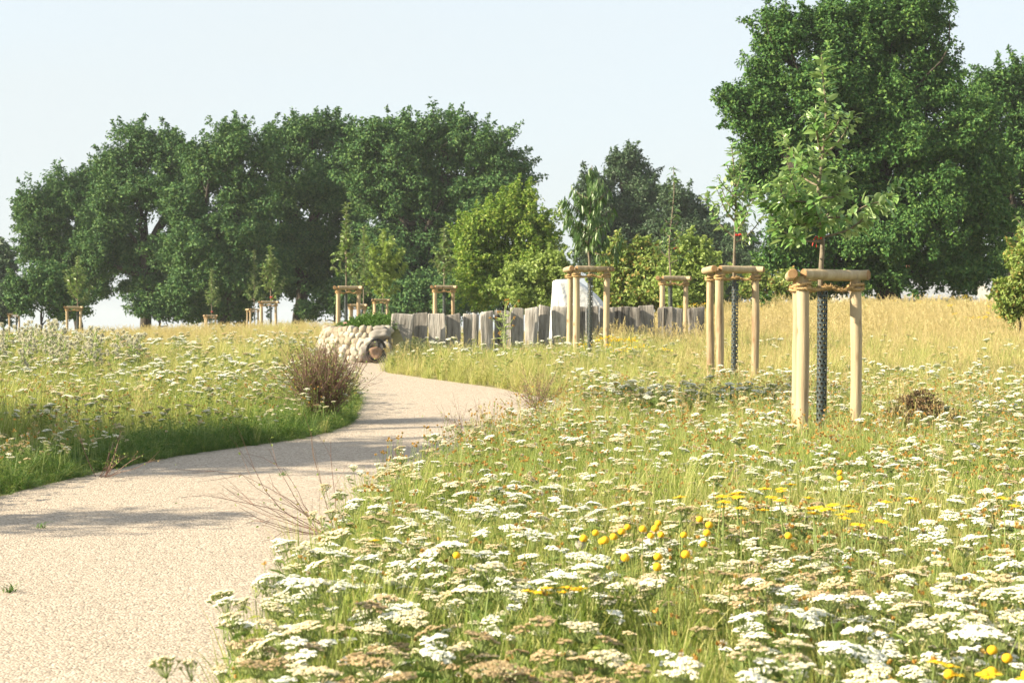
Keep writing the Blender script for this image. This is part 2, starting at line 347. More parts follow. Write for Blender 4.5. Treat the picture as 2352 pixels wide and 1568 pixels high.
# ------------------------------------------------------------------ trees with crowns of leaf clumps
def limb(mb, a, b, r0, r1, n=7, wob=.06, sag=0., sides=7):
    a = np.array(a); b = np.array(b); L = np.linalg.norm(b-a)
    P = a+(b-a)*np.linspace(0, 1, n)[:, None]
    w = rs.randn(n, 3)*wob*L; w[0] = 0; w[-1] = 0
    P = P+w; P[:, 2] += sag*L*np.sin(np.linspace(0, np.pi, n))
    P = spline(P, n*2)
    mb.tube(P, np.linspace(r0, r1, len(P)), sides)
    return P
def tree(name, label, cat, base_px, Y, lobes, leaf, rc, per, m, trunk_r, group=None, dens=.8, dY=0, bark='bark', inner=.35, fork=.35):
    """trunk and limbs carrying lobes; each lobe is a shell of leaf clumps. lobes: px, py, rx, ry (survey units), optional depth offset"""
    s = Y/FPX; bx = X(base_px, Y); bz = float(gz(bx, Y))
    root = empty(name, (bx, Y, bz), label, cat, group)
    cm, tm = MB(), MB()
    Ls = []
    for lb in lobes:
        px, py, rx, ry = lb[:4]; oy = lb[4] if len(lb) > 4 else rs.uniform(-.5, .5)*(rx+ry)*.5*s
        rd = (rx+ry)*.5*s*rs.uniform(.85, 1.1)
        Ls.append(np.array([X(px, Y)-bx, oy, Z(py, Y)-bz, rx*s, rd, ry*s]))
    Ls = np.array(Ls)
    top = max(L[2] for L in Ls); low = min(L[2]-L[5] for L in Ls)
    fz = max(.6, low+(top-low)*fork)
    tr = limb(tm, (0, 0, -.2), (rs.uniform(-.2, .2), 0, fz), trunk_r, trunk_r*.7, wob=.02, sides=10)
    allc = []
    for q, L in enumerate(Ls):
        c, r = L[:3], L[3:]
        lp = limb(tm, tr[-1-rs.randint(0, 5)], c, trunk_r*.5, trunk_r*.12, wob=.05, sag=-.05)
        area = 4*np.pi*((r[0]*r[1])**1.6/3+(r[0]*r[2])**1.6/3+(r[1]*r[2])**1.6/3)**(1/1.6)
        n = int(dens*1.25*area/(rc*rc))+2
        d = unit(rs.randn(n, 3)); rad = rs.uniform(.62, 1.0, n)+(rs.rand(n) < .30)*rs.uniform(.0, .34, n)
        ni = int(n*inner); rad[:ni] = rs.uniform(.1, .7, ni)
        n2 = n//3; rad[-n2:] = rs.uniform(.35, .75, n2); C = c+d*r*rad[:, None]
        keep = np.ones(n, bool)
        for w, L2 in enumerate(Ls):
            if w != q: keep &= (((C-L2[:3])/L2[3:])**2).sum(1) > .42 if rs.rand() < .85 else True
        C = C[keep]; C = C[C[:, 2] > .15]
        allc.append(C)
        for cc_ in C[::5]:
            limb(tm, lp[rs.randint(len(lp)//2, len(lp))], cc_, trunk_r*.12, trunk_r*.03, n=4, wob=.08, sides=4)
    C = np.concatenate(allc); nc = len(C)
    cr = rc*rs.uniform(.28, 1.0, nc)
    k = np.maximum(8, (per*1.35*(cr/rc)**2).astype(int)); I = np.repeat(np.arange(nc), k); n = len(I)
    d = unit(rs.randn(n, 3)+np.array([0, 0, .25])); 
    ctr = np.array([0, 0, fz+(top-fz)*.5]); outw = unit(C-ctr)
    rad = rs.uniform(.1, 1.0, n)**.55*rs.uniform(.8, 1.25, n)
    sh = np.stack([rs.uniform(.7, 1.3, nc), rs.uniform(.7, 1.3, nc), rs.uniform(.5, 1.1, nc)], 1)
    P = C[I]+d*(cr[I]*rad)[:, None]*sh[I]
    sax = unit(unit(C-ctr)*.8+np.array([0, 0, .5])+rs.randn(nc, 3)*.5)            # a leafy shoot on every clump
    sp_ = rs.rand(n) < .20; ln_ = rs.uniform(.7, 1.75, n)*cr[I]
    P = np.where(sp_[:, None], C[I]+sax[I]*ln_[:, None]+rs.randn(n, 3)*(.17*cr[I]*(1.9-ln_/cr[I]))[:, None], P)
    Nn = unit(d*1.0+outw[I]*.2+np.array([0, 0, .4])+rs.randn(n, 3)*.27)
    A = np.cross(Nn, rs.randn(n, 3)); A = unit(unit(A)+d*.5)
    sz = leaf*rs.uniform(.6, 1.35, n)
    cm.leaves(P, A, Nn, sz, sz*.62)
    tm.build('trunk', M[bark], root); cm.build('crown', M[m], root)
    return root

G_H = 'oaks of the hedgerow on the left'
tree('oak_tree', 'dark oak at the left end of the hedgerow, lowest crown of the row', 'tree', 175, 92,
     [(118, 490, 72, 80), (72, 500, 30, 45), (170, 450, 60, 60), (140, 585, 76, 60), (215, 540, 60, 80), (205, 445, 52, 55), (235, 480, 45, 60), (78, 570, 24, 34), (220, 640, 50, 50)], .155, .62, 235, 'oak_far', .26, G_H)
tree('oak_tree', 'dark oak second in the hedgerow with a pointed top and a gap in mid crown', 'tree', 335, 88,
     [(335, 345, 75, 58), (262, 390, 52, 52), (395, 360, 42, 58), (320, 440, 80, 52), (400, 460, 48, 55), (270, 500, 60, 60), (280, 580, 85, 55), (380, 590, 75, 55), (440, 410, 45, 60), (225, 590, 50, 70), (330, 650, 80, 40), (420, 560, 50, 60)], .155, .62, 235, 'oak_far', .32, G_H)
tree('oak_tree', 'oak third in the hedgerow with bright sunlit lower boughs behind the twin saplings', 'tree', 515, 84,
     [(540, 335, 68, 60), (475, 390, 60, 60), (430, 470, 60, 55), (545, 440, 80, 80), (470, 540, 85, 65), (560, 560, 80, 65), (420, 570, 55, 55), (490, 640, 90, 60), (590, 480, 50, 70), (610, 360, 45, 60), (600, 620, 60, 70), (430, 660, 60, 50), (520, 690, 60, 40)], .155, .62, 235, 'oak_far', .36, G_H)
tree('oak_tree', 'broad dark oak fourth in the hedgerow behind the leaning trunk and sky gap', 'tree', 690, 88,
     [(700, 322, 80, 62), (775, 325, 65, 62), (640, 370, 50, 60), (650, 450, 70, 75), (745, 440, 95, 85), (690, 560, 95, 70), (790, 560, 75, 75), (620, 560, 60, 60), (800, 440, 60, 70), (740, 630, 80, 50), (830, 600, 60, 70), (670, 640, 50, 45)], .155, .62, 235, 'oak_far', .36, G_H)
tree('oak_tree', 'largest hedgerow oak, at the right end of the row above the stone wall', 'tree', 985, 82,
     [(1030, 320, 95, 70), (930, 335, 85, 70), (1120, 365, 80, 75), (1175, 425, 62, 60), (1000, 440, 120, 90), (900, 460, 85, 85), (1110, 470, 90, 80), (980, 570, 120, 90), (880, 590, 75, 80), (1080, 600, 95, 85), (1000, 660, 110, 50), (860, 320, 40, 45), (1195, 500, 40, 50), (845, 350, 50, 60), (840, 420, 60, 70), (910, 680, 70, 40)], .155, .62, 235, 'oak_far', .42, G_H)
# understorey below the hedgerow
for (px, lab, lobes, Y) in [
    (90, 'dark rounded shrub at the foot of the leftmost oak', [(95, 660, 65, 50), (60, 690, 40, 40), (150, 690, 50, 45)], 80),
    (365, 'low dark shrub below the oak with the pointed top', [(350, 705, 60, 30), (415, 700, 45, 40)], 84),
    (560, 'dark shrub under the oak with sunlit boughs', [(540, 690, 55, 45), (470, 700, 45, 40), (600, 650, 40, 50)], 86),
    (770, 'dark shrub beside the broad oak trunk left of the stone wall saplings', [(770, 680, 45, 45), (720, 715, 45, 22), (830, 660, 40, 60)], 84),
    (985, 'broad dark shrub filling the base of the largest hedgerow oak', [(930, 690, 70, 50), (1040, 680, 80, 60), (1120, 660, 60, 60)], 78)]:
    tree('shrub', lab, 'shrub', px, Y, lobes, .15, .5, 190, 'oak_far', .07, 'shrubs under the hedgerow')
tree('distant_tree', 'small distant tree cut by the left edge of the photo', 'tree', 5, 105, [(8, 610, 26, 45), (-20, 640, 35, 50), (15, 670, 30, 40), (0, 700, 40, 40)], .28, .6, 90, 'dark', .12)
# centre
G_C = 'dark trees behind the covered load'
tree('ash_tree', 'blue-green distant tree with a tall peak above the white cover', 'tree', 1430, 98,
     [(1435, 395, 55, 48), (1365, 450, 45, 45), (1480, 450, 50, 55), (1410, 500, 75, 60), (1470, 540, 70, 60), (1380, 580, 60, 60), (1440, 620, 90, 50)], .17, .6, 230, 'dark', .25, G_C)
tree('ash_tree', 'blue-green distant tree with a low round top right of the peaked one', 'tree', 1575, 96,
     [(1550, 465, 42, 42), (1590, 500, 50, 45), (1540, 540, 60, 60), (1620, 560, 60, 60), (1580, 610, 80, 60), (1680, 580, 60, 70), (1700, 640, 70, 60)], .17, .6, 230, 'dark', .22, G_C)
tree('maple_tree', 'round yellow-green tree standing before the dark oaks', 'tree', 1165, 58,
     [(1170, 505, 72, 52), (1230, 530, 48, 55), (1105, 520, 52, 38), (1140, 580, 72, 52), (1225, 600, 55, 60), (1085, 590, 40, 45), (1150, 650, 75, 50), (1078, 535, 30, 24), (1250, 560, 32, 42), (1195, 465, 40, 24), (1110, 665, 50, 40)], .105, .40, 230, 'yell_green', .12)
tree('willow_shrub', 'pale green shrub left of the white cover', 'shrub', 1240, 47, [(1240, 660, 52, 45), (1205, 680, 35, 35), (1285, 640, 35, 40), (1230, 700, 50, 25), (1190, 650, 40, 40), (1260, 620, 45, 40)], .10, .28, 170, 'pale', .05)
tree('hawthorn_shrub', 'yellow-green shrub with a russet top behind the weeping sapling', 'shrub', 1440, 46, [(1440, 630, 55, 50), (1475, 585, 38, 35), (1400, 660, 45, 45), (1490, 650, 50, 55), (1440, 690, 70, 30), (1530, 670, 45, 45), (1420, 600, 40, 40)], .11, .30, 150, 'olive', .06)
tree('elder_shrub', 'light green shrub between the two straight saplings right of the fence', 'shrub', 1590, 44, [(1590, 600, 48, 52), (1560, 650, 50, 50), (1630, 640, 42, 55), (1590, 690, 65, 35)], .11, .30, 150, 'pale', .06)
tree('shrub', 'small green shrub growing in the dry grass by the second staked tree', 'shrub', 1765, 41, [(1765, 700, 25, 18), (1750, 715, 22, 14)], .07, .16, 130, 'green', .03)
tree('bramble_shrub', 'green shrub at the left foot of the big right-hand oak', 'shrub', 1800, 47, [(1800, 660, 45, 28), (1740, 650, 35, 35), (1840, 675, 35, 22)], .10, .28, 140, 'olive', .05)
# big oak on the right
tree('oak_tree', 'huge oak on the right whose top leaves the photo', 'tree', 2035, 52,
     [(2010, 60, 130, 95), (2110, 40, 85, 85), (1905, 70, 80, 75), (1800, 95, 60, 85), (1770, 180, 65, 70), (1700, 240, 68, 55), (1760, 300, 95, 70), (1990, 190, 160, 100), (2140, 180, 80, 100),
      (1880, 220, 110, 90), (1860, 340, 120, 90), (2050, 330, 160, 110), (2190, 300, 90, 100), (1760, 400, 90, 75), (1960, 460, 160, 100), (2140, 460, 120, 110), (1830, 500, 95, 85), (2010, 570, 150, 70), (1890, 600, 90, 60), (2170, 590, 100, 60), (2230, 420, 70, 90), (1800, 590, 60, 55), (1900, 640, 80, 38), (2010, 625, 110, 32), (2140, 625, 90, 40), (2240, 620, 70, 55), (2260, 500, 60, 80)],
     .115, .52, 290, 'oak', .42, dens=.72, fork=.25)
tree('oak_tree', 'second large oak behind the huge one, cut by the right edge of the photo', 'tree', 2330, 62,
     [(2265, 225, 62, 85), (2345, 240, 55, 100), (2300, 360, 95, 100), (2400, 340, 90, 110), (2290, 480, 80, 90), (2380, 480, 90, 90), (2330, 590, 90, 55), (2230, 300, 45, 70)], .13, .56, 250, 'oak', .34, dens=.75)
tree('hazel_shrub', 'leafy green shrub at the right edge of the dry grass', 'shrub', 2345, 27, [(2345, 650, 40, 45), (2332, 700, 40, 30), (2352, 590, 36, 45), (2385, 640, 50, 60), (2318, 670, 26, 30)], .065, .16, 170, 'olive', .035)
tree('field_tree', 'tall bare-stemmed tree beyond the left edge, shading the pale yarrow drift', 'tree', -2541, 11.6, [(-2541, -1533, 230, 120), (-2350, -1500, 140, 80)], .09, .30, 70, 'pear', .06)
# trees out of the picture on the left, whose shade falls over the verge and the path
tree('field_tree', 'tree beyond the left edge of the photo shading the verge', 'tree', -1640, 11.1, [(-1640, -150, 420, 330), (-1500, 130, 330, 250), (-1800, 100, 330, 250), (-1640, 330, 400, 150), (-1250, 320, 220, 120)], .10, .34, 130, 'pear', .09)
tree('field_tree', 'slim tree beyond the left edge of the photo shading the near path', 'tree', -2457, 8.2, [(-2500, -85, 480, 42), (-2300, -100, 300, 36)], .07, .22, 48, 'pear', .03)

# ------------------------------------------------------------------ far houses
def house(name, label, px0, px1, eave, ridge, Y, depth, roof, corr):
    x0, x1 = X(px0, Y), X(px1, Y); ze, zr = Z(eave, Y), Z(ridge, Y); zb = float(gz((x0+x1)/2, Y))-.3
    root = empty(name, ((x0+x1)/2, Y, zb), label, 'house')
    w = (x1-x0)/2; h = ze-zb; r = zr-zb; d = depth/2
    wm = MB()
    wm.add([(-w, -d, 0), (w, -d, 0), (w, d, 0), (-w, d, 0), (-w, -d, h), (w, -d, h), (w, d, h), (-w, d, h), (-w, 0, r), (w, 0, r)],
           [[(0, 1, 5, 4), (2, 3, 7, 6)], [(1, 2, 6, 9, 5), (3, 0, 4, 8, 7)]], 0, False)
    wm.build('wall', M['render_wall'], root)
    rm = MB(); n = 90 if corr else 30
    xs = np.linspace(-w-.3, w+.3, n*2); wave = np.where(np.arange(n*2) % 2, .05 if corr else .02, 0)
    for sgn in (-1, 1):
        a = np.stack([xs, np.full_like(xs, sgn*(d+.4)), h-.12+wave+.08], 1); bq = np.stack([xs, np.full_like(xs, 0), r+wave+.10], 1)
        i = np.arange(n*2-1); V = np.concatenate([a, bq, a-[0, 0, .12], bq-[0, 0, .12]]); k = n*2
        rm.add(V, [np.stack([i, i+1, k+i+1, k+i], 1), np.stack([2*k+i+1, 2*k+i, 3*k+i, 3*k+i+1], 1), np.stack([i+1, i, 2*k+i, 2*k+i+1], 1)], 0, False)
    rm.build('roof', M[roof], root)
    for fx in (-.6, -.1, .45):
        wmb = MB(); xx = fx*w
        wmb.add([(xx, -d-.03, h*.35), (xx+1.2, -d-.03, h*.35), (xx+1.2, -d-.03, h*.75), (xx, -d-.03, h*.75)], [[(0, 1, 2, 3)]], 0, False)
        wmb.build('window', M['glass'], root)
house('barn', 'long low building with a ribbed grey roof behind the huge oak', 1925, 2190, 688, 640, 112, 9, 'roof_grey', True)
house('house', 'building with a grey roof behind the shrub at the right edge', 2235, 2480, 672, 600, 122, 10, 'roof_grey', True)
house('house', 'house with a red tiled roof glimpsed through the huge oak', 2060, 2210, 630, 596, 140, 9, 'roof_red', False)

# ------------------------------------------------------------------ stakes, guards, saplings
def post_mb(L, r, seed, lean=(0, 0)):
    q = np.random.RandomState(seed); n = 16; mb = MB()
    z = np.linspace(-.3, L, n); ph = q.rand(3)*6.28
    P = np.stack([lean[0]*z+.004*np.sin(z*4+ph[0]), lean[1]*z+.004*np.sin(z*3.2+ph[1]), z], 1)
    R = r*(1+.035*np.sin(z*6+ph[2])+.02*q.randn(n)); R[-1] *= .93
    mb.tube(P, R, 16)
    return mb
def bar_mb(a, b, r, seed):
    q = np.random.RandomState(seed); mb = MB(); a = np.array(a); b = np.array(b); n = 9
    t = np.linspace(0, 1, n)[:, None]; P = a+(b-a)*t; R = r*(1+.03*q.randn(n)); R[0] *= .96; R[-1] *= .96
    P2 = np.vstack([P]); mb.tube(P2, R, 16, 0, cap=False)
    for e, s in ((0, 1), (-1, -1)):
        T = (b-a)/np.linalg.norm(b-a); A = np.cross(T, [0, 0, 1]); A /= np.linalg.norm(A); Bv = np.cross(T, A); an = np.arange(16)/16*2*np.pi
        ring = P[e]+R[e]*(A*np.cos(an)[:, None]+Bv*np.sin(an)[:, None])
        inner = P[e]-s*T*.004+R[e]*.85*(A*np.cos(an)[:, None]+Bv*np.sin(an)[:, None])
        i = np.arange(16); j = (i+1) % 16
        mb.add(np.concatenate([ring, inner]), [np.stack([i, j, 16+j, 16+i], 1), (16+i)[None]], 1, False)
    return mb
def rope_line(mb, P, r, turns, n=120):
    P = spline(P, n); T = np.gradient(P, axis=0); T = unit(T); A = unit(np.cross(T, [.1, .2, 1.])); B = np.cross(T, A)
    for s in range(3):
        ph = np.linspace(0, turns*2*np.pi, n)+s*2.094
        mb.tube(P+r*.55*(A*np.cos(ph)[:, None]+B*np.sin(ph)[:, None]), r*.62*(1+.1*rs.randn(n)), 6)
    k = n*2; i = rs.randint(0, n, k)                       # loose fibres
    D = unit(rs.randn(k, 3)); mb.leaves(P[i], D, unit(rs.randn(k, 3)), r*rs.uniform(1.5, 4, k), r*.18)
def stakes(px, Y, top_px, width, label, rot=0, r=.042, ab=None):
    cx = X(px, Y); zb = float(gz(cx, Y)); H = Z(top_px, Y)-zb
    root = empty('tree_stake', (cx, Y, zb), label, 'tree stakes', 'wooden tree stake frames', rot)
    w = width/2
    if ab is None: ab = .48*(px-CX)/FPX
    A, B, C = np.array([-w*.84+ab, .26]), np.array([-w*.84, -.22]), np.array([w*.88, 0.0])
    seed = int(px*7) % 9999
    pl = H-2*r
    for k, p in enumerate((A, B, C)):
        post_mb(pl+.012, r*(1.0 if k != 1 else 1.08), seed+k, (0, 0)).build('post', [M['wood']], root, (p[0], p[1], 0))
    br = r*.92; zz = pl+br*.75
    def ext(p, q, e0, e1):
        d = (q-p)/np.linalg.norm(q-p); a = p-d*e0; b = q+d*e1
        return (a[0], a[1], zz), (b[0], b[1], zz)
    a, b = ext(B, C, .02, .03); a = (a[0]+.02, a[1]-.02, a[2]); bar_mb(a, b, br, seed+5).build('crossbar', [M['wood'], M['woodend']], root)
    d = .055
    a, b = ext(A, B, .05, .08); a = (a[0]-d, a[1], a[2]); b = (b[0]-d-.02, b[1], b[2]); bar_mb(a, b, br, seed+6).build('crossbar', [M['wood'], M['woodend']], root)
    a, b = ext(A, C, -.06, .10); bar_mb(a, b, br, seed+7).build('crossbar', [M['wood'], M['woodend']], root)
    rm = MB(); rr = .0105
    zr = pl-.07
    for p in (B, C, A):
        for q in range(2):
            an = np.linspace(0, 2*np.pi, 14); R = r*1.12+rr*.6
            rope_line(rm, np.stack([p[0]+R*np.cos(an), p[1]+R*np.sin(an), zr+q*.024+.008*np.sin(an+q*2)], 1), rr, 9, 60)
    for p in (B, C, A):
        mid = p*.5; rope_line(rm, [(p[0]*.9, p[1]-.05*(p[1] < .1), zr+.01), (mid[0], mid[1]-.04, zr-.012), (0.02, -.035 if p is not A else .035, zr+.012)], rr, 14, 90)
    an = np.linspace(0, 2*np.pi, 14); rope_line(rm, np.stack([.036*np.cos(an), .036*np.sin(an), zr+.012+.01*np.sin(an)], 1), rr, 8, 60)
    rm.build('rope', M['rope'], root)
    return root, cx, zb, H

# perforated guard: one mesh, rows of round holes
def guard_mesh(H, r, cols=7, cell=.034, hole=.36):
    rows = int(H/cell); mb = MB(); V = []; F = []
    oct_ = [(-.5, -.5), (0, -.5), (.5, -.5), (.5, 0), (.5, .5), (0, .5), (-.5, .5), (-.5, 0)]
    for rr_ in range(rows):
        for c_ in range(cols):
            b0 = len(V)
            for (u, v) in oct_: V.append((c_+u+.5*(rr_ % 2), rr_+v+.5))
            for (u, v) in oct_:
                l = math.hypot(u, v); V.append((c_+u/l*hole+.5*(rr_ % 2), rr_+.5+v/l*hole))
            for k in range(8):
                k2 = (k+1) % 8; F.append((b0+k, b0+k2, b0+8+k2, b0+8+k))
    V = np.array(V, float); an = V[:, 0]/cols*2*np.pi
    P = np.stack([r*np.cos(an), r*np.sin(an), V[:, 1]*cell], 1)
    mb.add(P, [np.array(F)], 0)
    P2 = np.stack([(r-.003)*np.cos(an), (r-.003)*np.sin(an), V[:, 1]*cell], 1)
    mb.add(P2, [np.array(F)[:, ::-1]], 0)
    return mb
GUARD = guard_mesh(1.26, .038).mesh('tree_guard', M['guard'])
def guard(cx, Y, zb, H, label, dx=0):
    o = bpy.data.objects.new('tree_guard', GUARD); COL.objects.link(o)
    o.location = (cx+dx, Y, zb-.03); o.scale = (1, 1, (H-.14)/1.26)
    o.rotation_euler = (0, math.radians(rs.uniform(-1.2, 1.2)), rs.uniform(0, 6))
    tag(o, label, 'tree guard', 'perforated tree guards')

def leafy(mb, P, dens, L, W, droop, spread, fine, t0=.15, bunch=.02):
    """leaves along one branch"""
    seg = np.linalg.norm(np.diff(P, axis=0), axis=1); ln = seg.sum()
    n = max(3, int(ln*dens)); t = rs.uniform(t0, 1.0, n)*(len(P)-1); i = np.minimum(t.astype(int), len(P)-2); f = (t-i)[:, None]
    p = P[i]*(1-f)+P[i+1]*f; T = unit(P[i+1]-P[i])
    R = unit(rs.randn(n, 3)); R = unit(R-T*(R*T).sum(1)[:, None])
    A = unit(T*.55+R*spread+np.array([0, 0, -droop]))
    Nn = unit(np.array([0, 0, 1.])+rs.randn(n, 3)*.45-A*.2+T*.2)
    sz = L*rs.uniform(.65, 1.25, n)
    mb.leaves(p+rs.randn(n, 3)*bunch, A, Nn, sz, sz*W, fine=fine, curl=.22, fold=.28)
def sapling(name, label, px, Y, trunk, branches, leafmat_, L, W, dens, droop=.1, spread=.9, fine=True, tr=.022, group='young staked trees', spur=True):
    """trunk: [(px,py)...] from ground up; branches: [[(px,py,depth)...]...]"""
    cx = X(px, Y); zb = float(gz(cx, Y))
    root = empty(name, (cx, Y, zb), label, 'young tree', group)
    tm, cm = MB(), MB(); s = Y/FPX
    def loc(q): return np.array([X(q[0], Y)-cx, (q[2] if len(q) > 2 else 0), Z(q[1], Y)-zb])
    T = np.vstack([[(0, 0, -.1)], [(0, 0, .3)], [loc(q) for q in trunk]])
    tp = spline(T, 40); tr_r = np.linspace(tr, tr*.22, 40); tm.tube(tp, tr_r, 8)
    zt = T[-1][2]
    up = tp[tp[:, 2] > loc(trunk[0])[2]+.35*(zt-loc(trunk[0])[2])] if len(trunk) > 1 else tp[-10:]
    leafy(cm, up, dens*1.5, L, W, droop, spread, fine, t0=.1)
    for bch in branches:
        bp = spline([loc(q) for q in bch], 14)
        ln = np.linalg.norm(np.diff(bp, axis=0), axis=1).sum()
        tm.tube(bp, np.linspace(tr*.42, tr*.12, 14), 6)
        leafy(cm, bp, dens, L, W, droop, spread, fine)
        if spur:
            for k in range(max(1, int(ln*6))):
                i = rs.randint(3, 13); d = unit(rs.randn(3)+(bp[i]-bp[i-1])*8+np.array([0, 0, .35])); l = rs.uniform(.05, .17)*min(1, ln*1.6)
                sp_ = np.array([bp[i], bp[i]+d*l*.5, bp[i]+d*l+[0, 0, .02-droop*.1]])
                tm.tube(sp_, [tr*.16, tr*.12, tr*.07], 4); leafy(cm, spline(sp_, 6), dens*1.3, L, W, droop, spread, fine, t0=0)
    tm.build('trunk', M['sapbark'], root); cm.build('crown', M[leafmat_], root)
    return root
def auto_branches(px, ytop, ybot, half, Y, n, lean=.5, seed=0, bottom_wide=True):
    q = np.random.RandomState(seed); out = []; s = Y/FPX
    for k in range(n):
        t = (k+.5)/n; y0 = ybot+(ytop-ybot)*t*.78; az = k*2.4+q.rand()*.6
        l = half*((1-t*.75) if bottom_wide else (.6+.4*math.sin(t*3.1)))*q.uniform(.8, 1.15)
        dx, dy = math.cos(az)*l, math.sin(az)*l*s
        rise = lean*l*q.uniform(.8, 1.4)
        out.append([(px, y0, 0), (px+dx*.5, y0-rise*.35, dy*.5), (px+dx, y0-rise, dy)])
    return out
def ribbon(px, py, Y, label, flip=1, k=1.0, dy=-.03):
    mb = MB(); c = at(px, py, Y); c.y += dy; k *= .62
    an = np.linspace(0, 2*np.pi, 14)
    for w in (0, .012):
        mb.tube(np.stack([.022*np.cos(an), .03+.022*np.sin(an), w+.004*np.sin(an*2)], 1)*k, .006*k, 5)
    for dx, L in ((.5, .10), (1.0, .13)):
        t = np.linspace(0, 1, 8)[:, None]
        P = np.array([.02*flip, 0, .005])*k+np.concatenate([flip*dx*L*.6*t, -.02*t, L*(.25*np.sin(t*3)-.75*t**2*(2-dx))], 1)*k
        w = np.array([0, .004, .008])*k
        V = np.concatenate([P-w, P+w]); i = np.arange(7); mb.add(V, [np.stack([i, i+1, 8+i+1, 8+i], 1)])
        V = V+[0, .0015, 0]; mb.add(V, [np.stack([i, 8+i, 8+i+1, i+1], 1)])
    tag(mb.build('ribbon', M['ribbon'], None, c), label, 'ribbon', 'red ribbons on the saplings')

# 1: the nearest tree
_, cx, zb, H = stakes(1897, 12.6, 615, .50, 'nearest and largest wooden tree stake frame, around the leafy apple sapling on the right', ab=.045)
guard(cx, 12.6, zb, H, 'dark perforated guard round the trunk of the nearest apple sapling, its holes plainly visible', -.035)
d = lambda k: [(-.35, .3, -.15, .25, .1, -.3, .2, -.2, .35)[k % 9]*v for v in (.2, .7, 1)]
def br(pts, k):
    dd = d(k); n = len(pts); return [(x, y, 0 if i == 0 else dd[min(2, i)]) for i, (x, y) in enumerate(pts)]
B1 = [br([(1887, 555), (1810, 552), (1758, 505), (1728, 438)], 0), br([(1888, 545), (1960, 522), (2030, 460), (2074, 420)], 4),
      br([(1883, 520), (1850, 495), (1818, 436), (1800, 372)], 2), br([(1878, 410), (1838, 360), (1806, 293)], 3), br([(1882, 365), (1908, 345), (1942, 308), (1965, 262)], 4),
      br([(1885, 350), (1862, 300), (1852, 270)], 5), br([(1883, 455), (1930, 445), (1960, 392)], 6), br([(1884, 500), (1935, 500), (1978, 476), (2022, 466)], 7),
      br([(1884, 470), (1850, 440), (1830, 420)], 8), br([(1882, 440), (1905, 420), (1915, 380)], 1), br([(1886, 530), (1870, 510), (1850, 470)], 5),
      br([(1884, 430), (1850, 400), (1838, 345)], 6), br([(1890, 330), (1912, 300), (1925, 262)], 2), br([(1886, 520), (1915, 480), (1935, 430)], 3), br([(1882, 480), (1860, 470), (1790, 465), (1772, 420)], 5),
      br([(1884, 495), (1830, 520), (1790, 500)], 7)]
sapling('apple_sapling', 'nearest apple sapling with big leaves and wide arms, inside the largest stake frame', 1885, 12.6,
        [(1884, 700), (1886, 615), (1889, 560), (1884, 500), (1880, 430), (1887, 380), (1893, 310), (1897, 250), (1890, 180), (1887, 122)], B1, 'apple', .084, .46, 100, droop=.10, tr=.024)
ribbon(1882, 548, 12.6, 'red ribbon on the trunk of the nearest apple sapling', -1)
# 2
_, cx, zb, H = stakes(1690, 18.9, 608, .49, 'second nearest stake frame, pale posts right of the plank fence', ab=-.045)
guard(cx, 18.9, zb, H, 'dark perforated guard in the second nearest stake frame', X(1686, 18.9)-cx)
sapling('apple_sapling', 'slender apple sapling with a red ribbon in the second nearest stake frame', 1686, 18.9, [(1686, 700), (1686, 610), (1688, 540), (1690, 450), (1686, 390), (1680, 335)],
        auto_branches(1688, 345, 565, 78, 18.9, 14, 1.15, 5), 'apple', .088, .46, 52, tr=.024)
ribbon(1692, 541, 18.9, 'red ribbon with long tails on the sapling in the second nearest frame', 1, 1.2)
# 3
_, cx, zb, H = stakes(1357, 23.8, 609, .50, 'stake frame standing before the white cover', ab=-.075)
guard(cx, 23.8, zb, H, 'dark perforated guard in the frame before the white cover', X(1355, 23.8)-cx)
sapling('peach_sapling', 'peach sapling with long drooping leaves before the white cover', 1355, 23.8, [(1355, 700), (1354, 610), (1350, 550), (1356, 480), (1354, 420), (1360, 380)],
        auto_branches(1355, 395, 580, 66, 23.8, 17, .55, 8, False)+[[(1352, 575, 0), (1390, 585, -.1), (1425, 545, -.15)], [(1352, 560, 0), (1320, 530, .1), (1300, 470, .1)]], 'peach', .135, .2, 70, droop=1.3, spread=.5, tr=.024)
# 4
_, cx, zb, H = stakes(1546, 28.8, 632, .48, 'stake frame rising behind the plank fence near its right end')
guard(cx, 28.8, zb, H, 'dark guard in the frame near the right end of the plank fence', X(1541.5, 28.8)-cx)
sapling('peach_sapling', 'thin dark sapling with a long bare leader near the right end of the plank fence', 1542, 28.8, [(1541, 700), (1540, 632), (1537, 570), (1543, 500), (1548, 440), (1547, 382)],
        auto_branches(1540, 470, 610, 50, 28.8, 11, .8, 12), 'peach', .115, .24, 42, droop=.7, tr=.022)
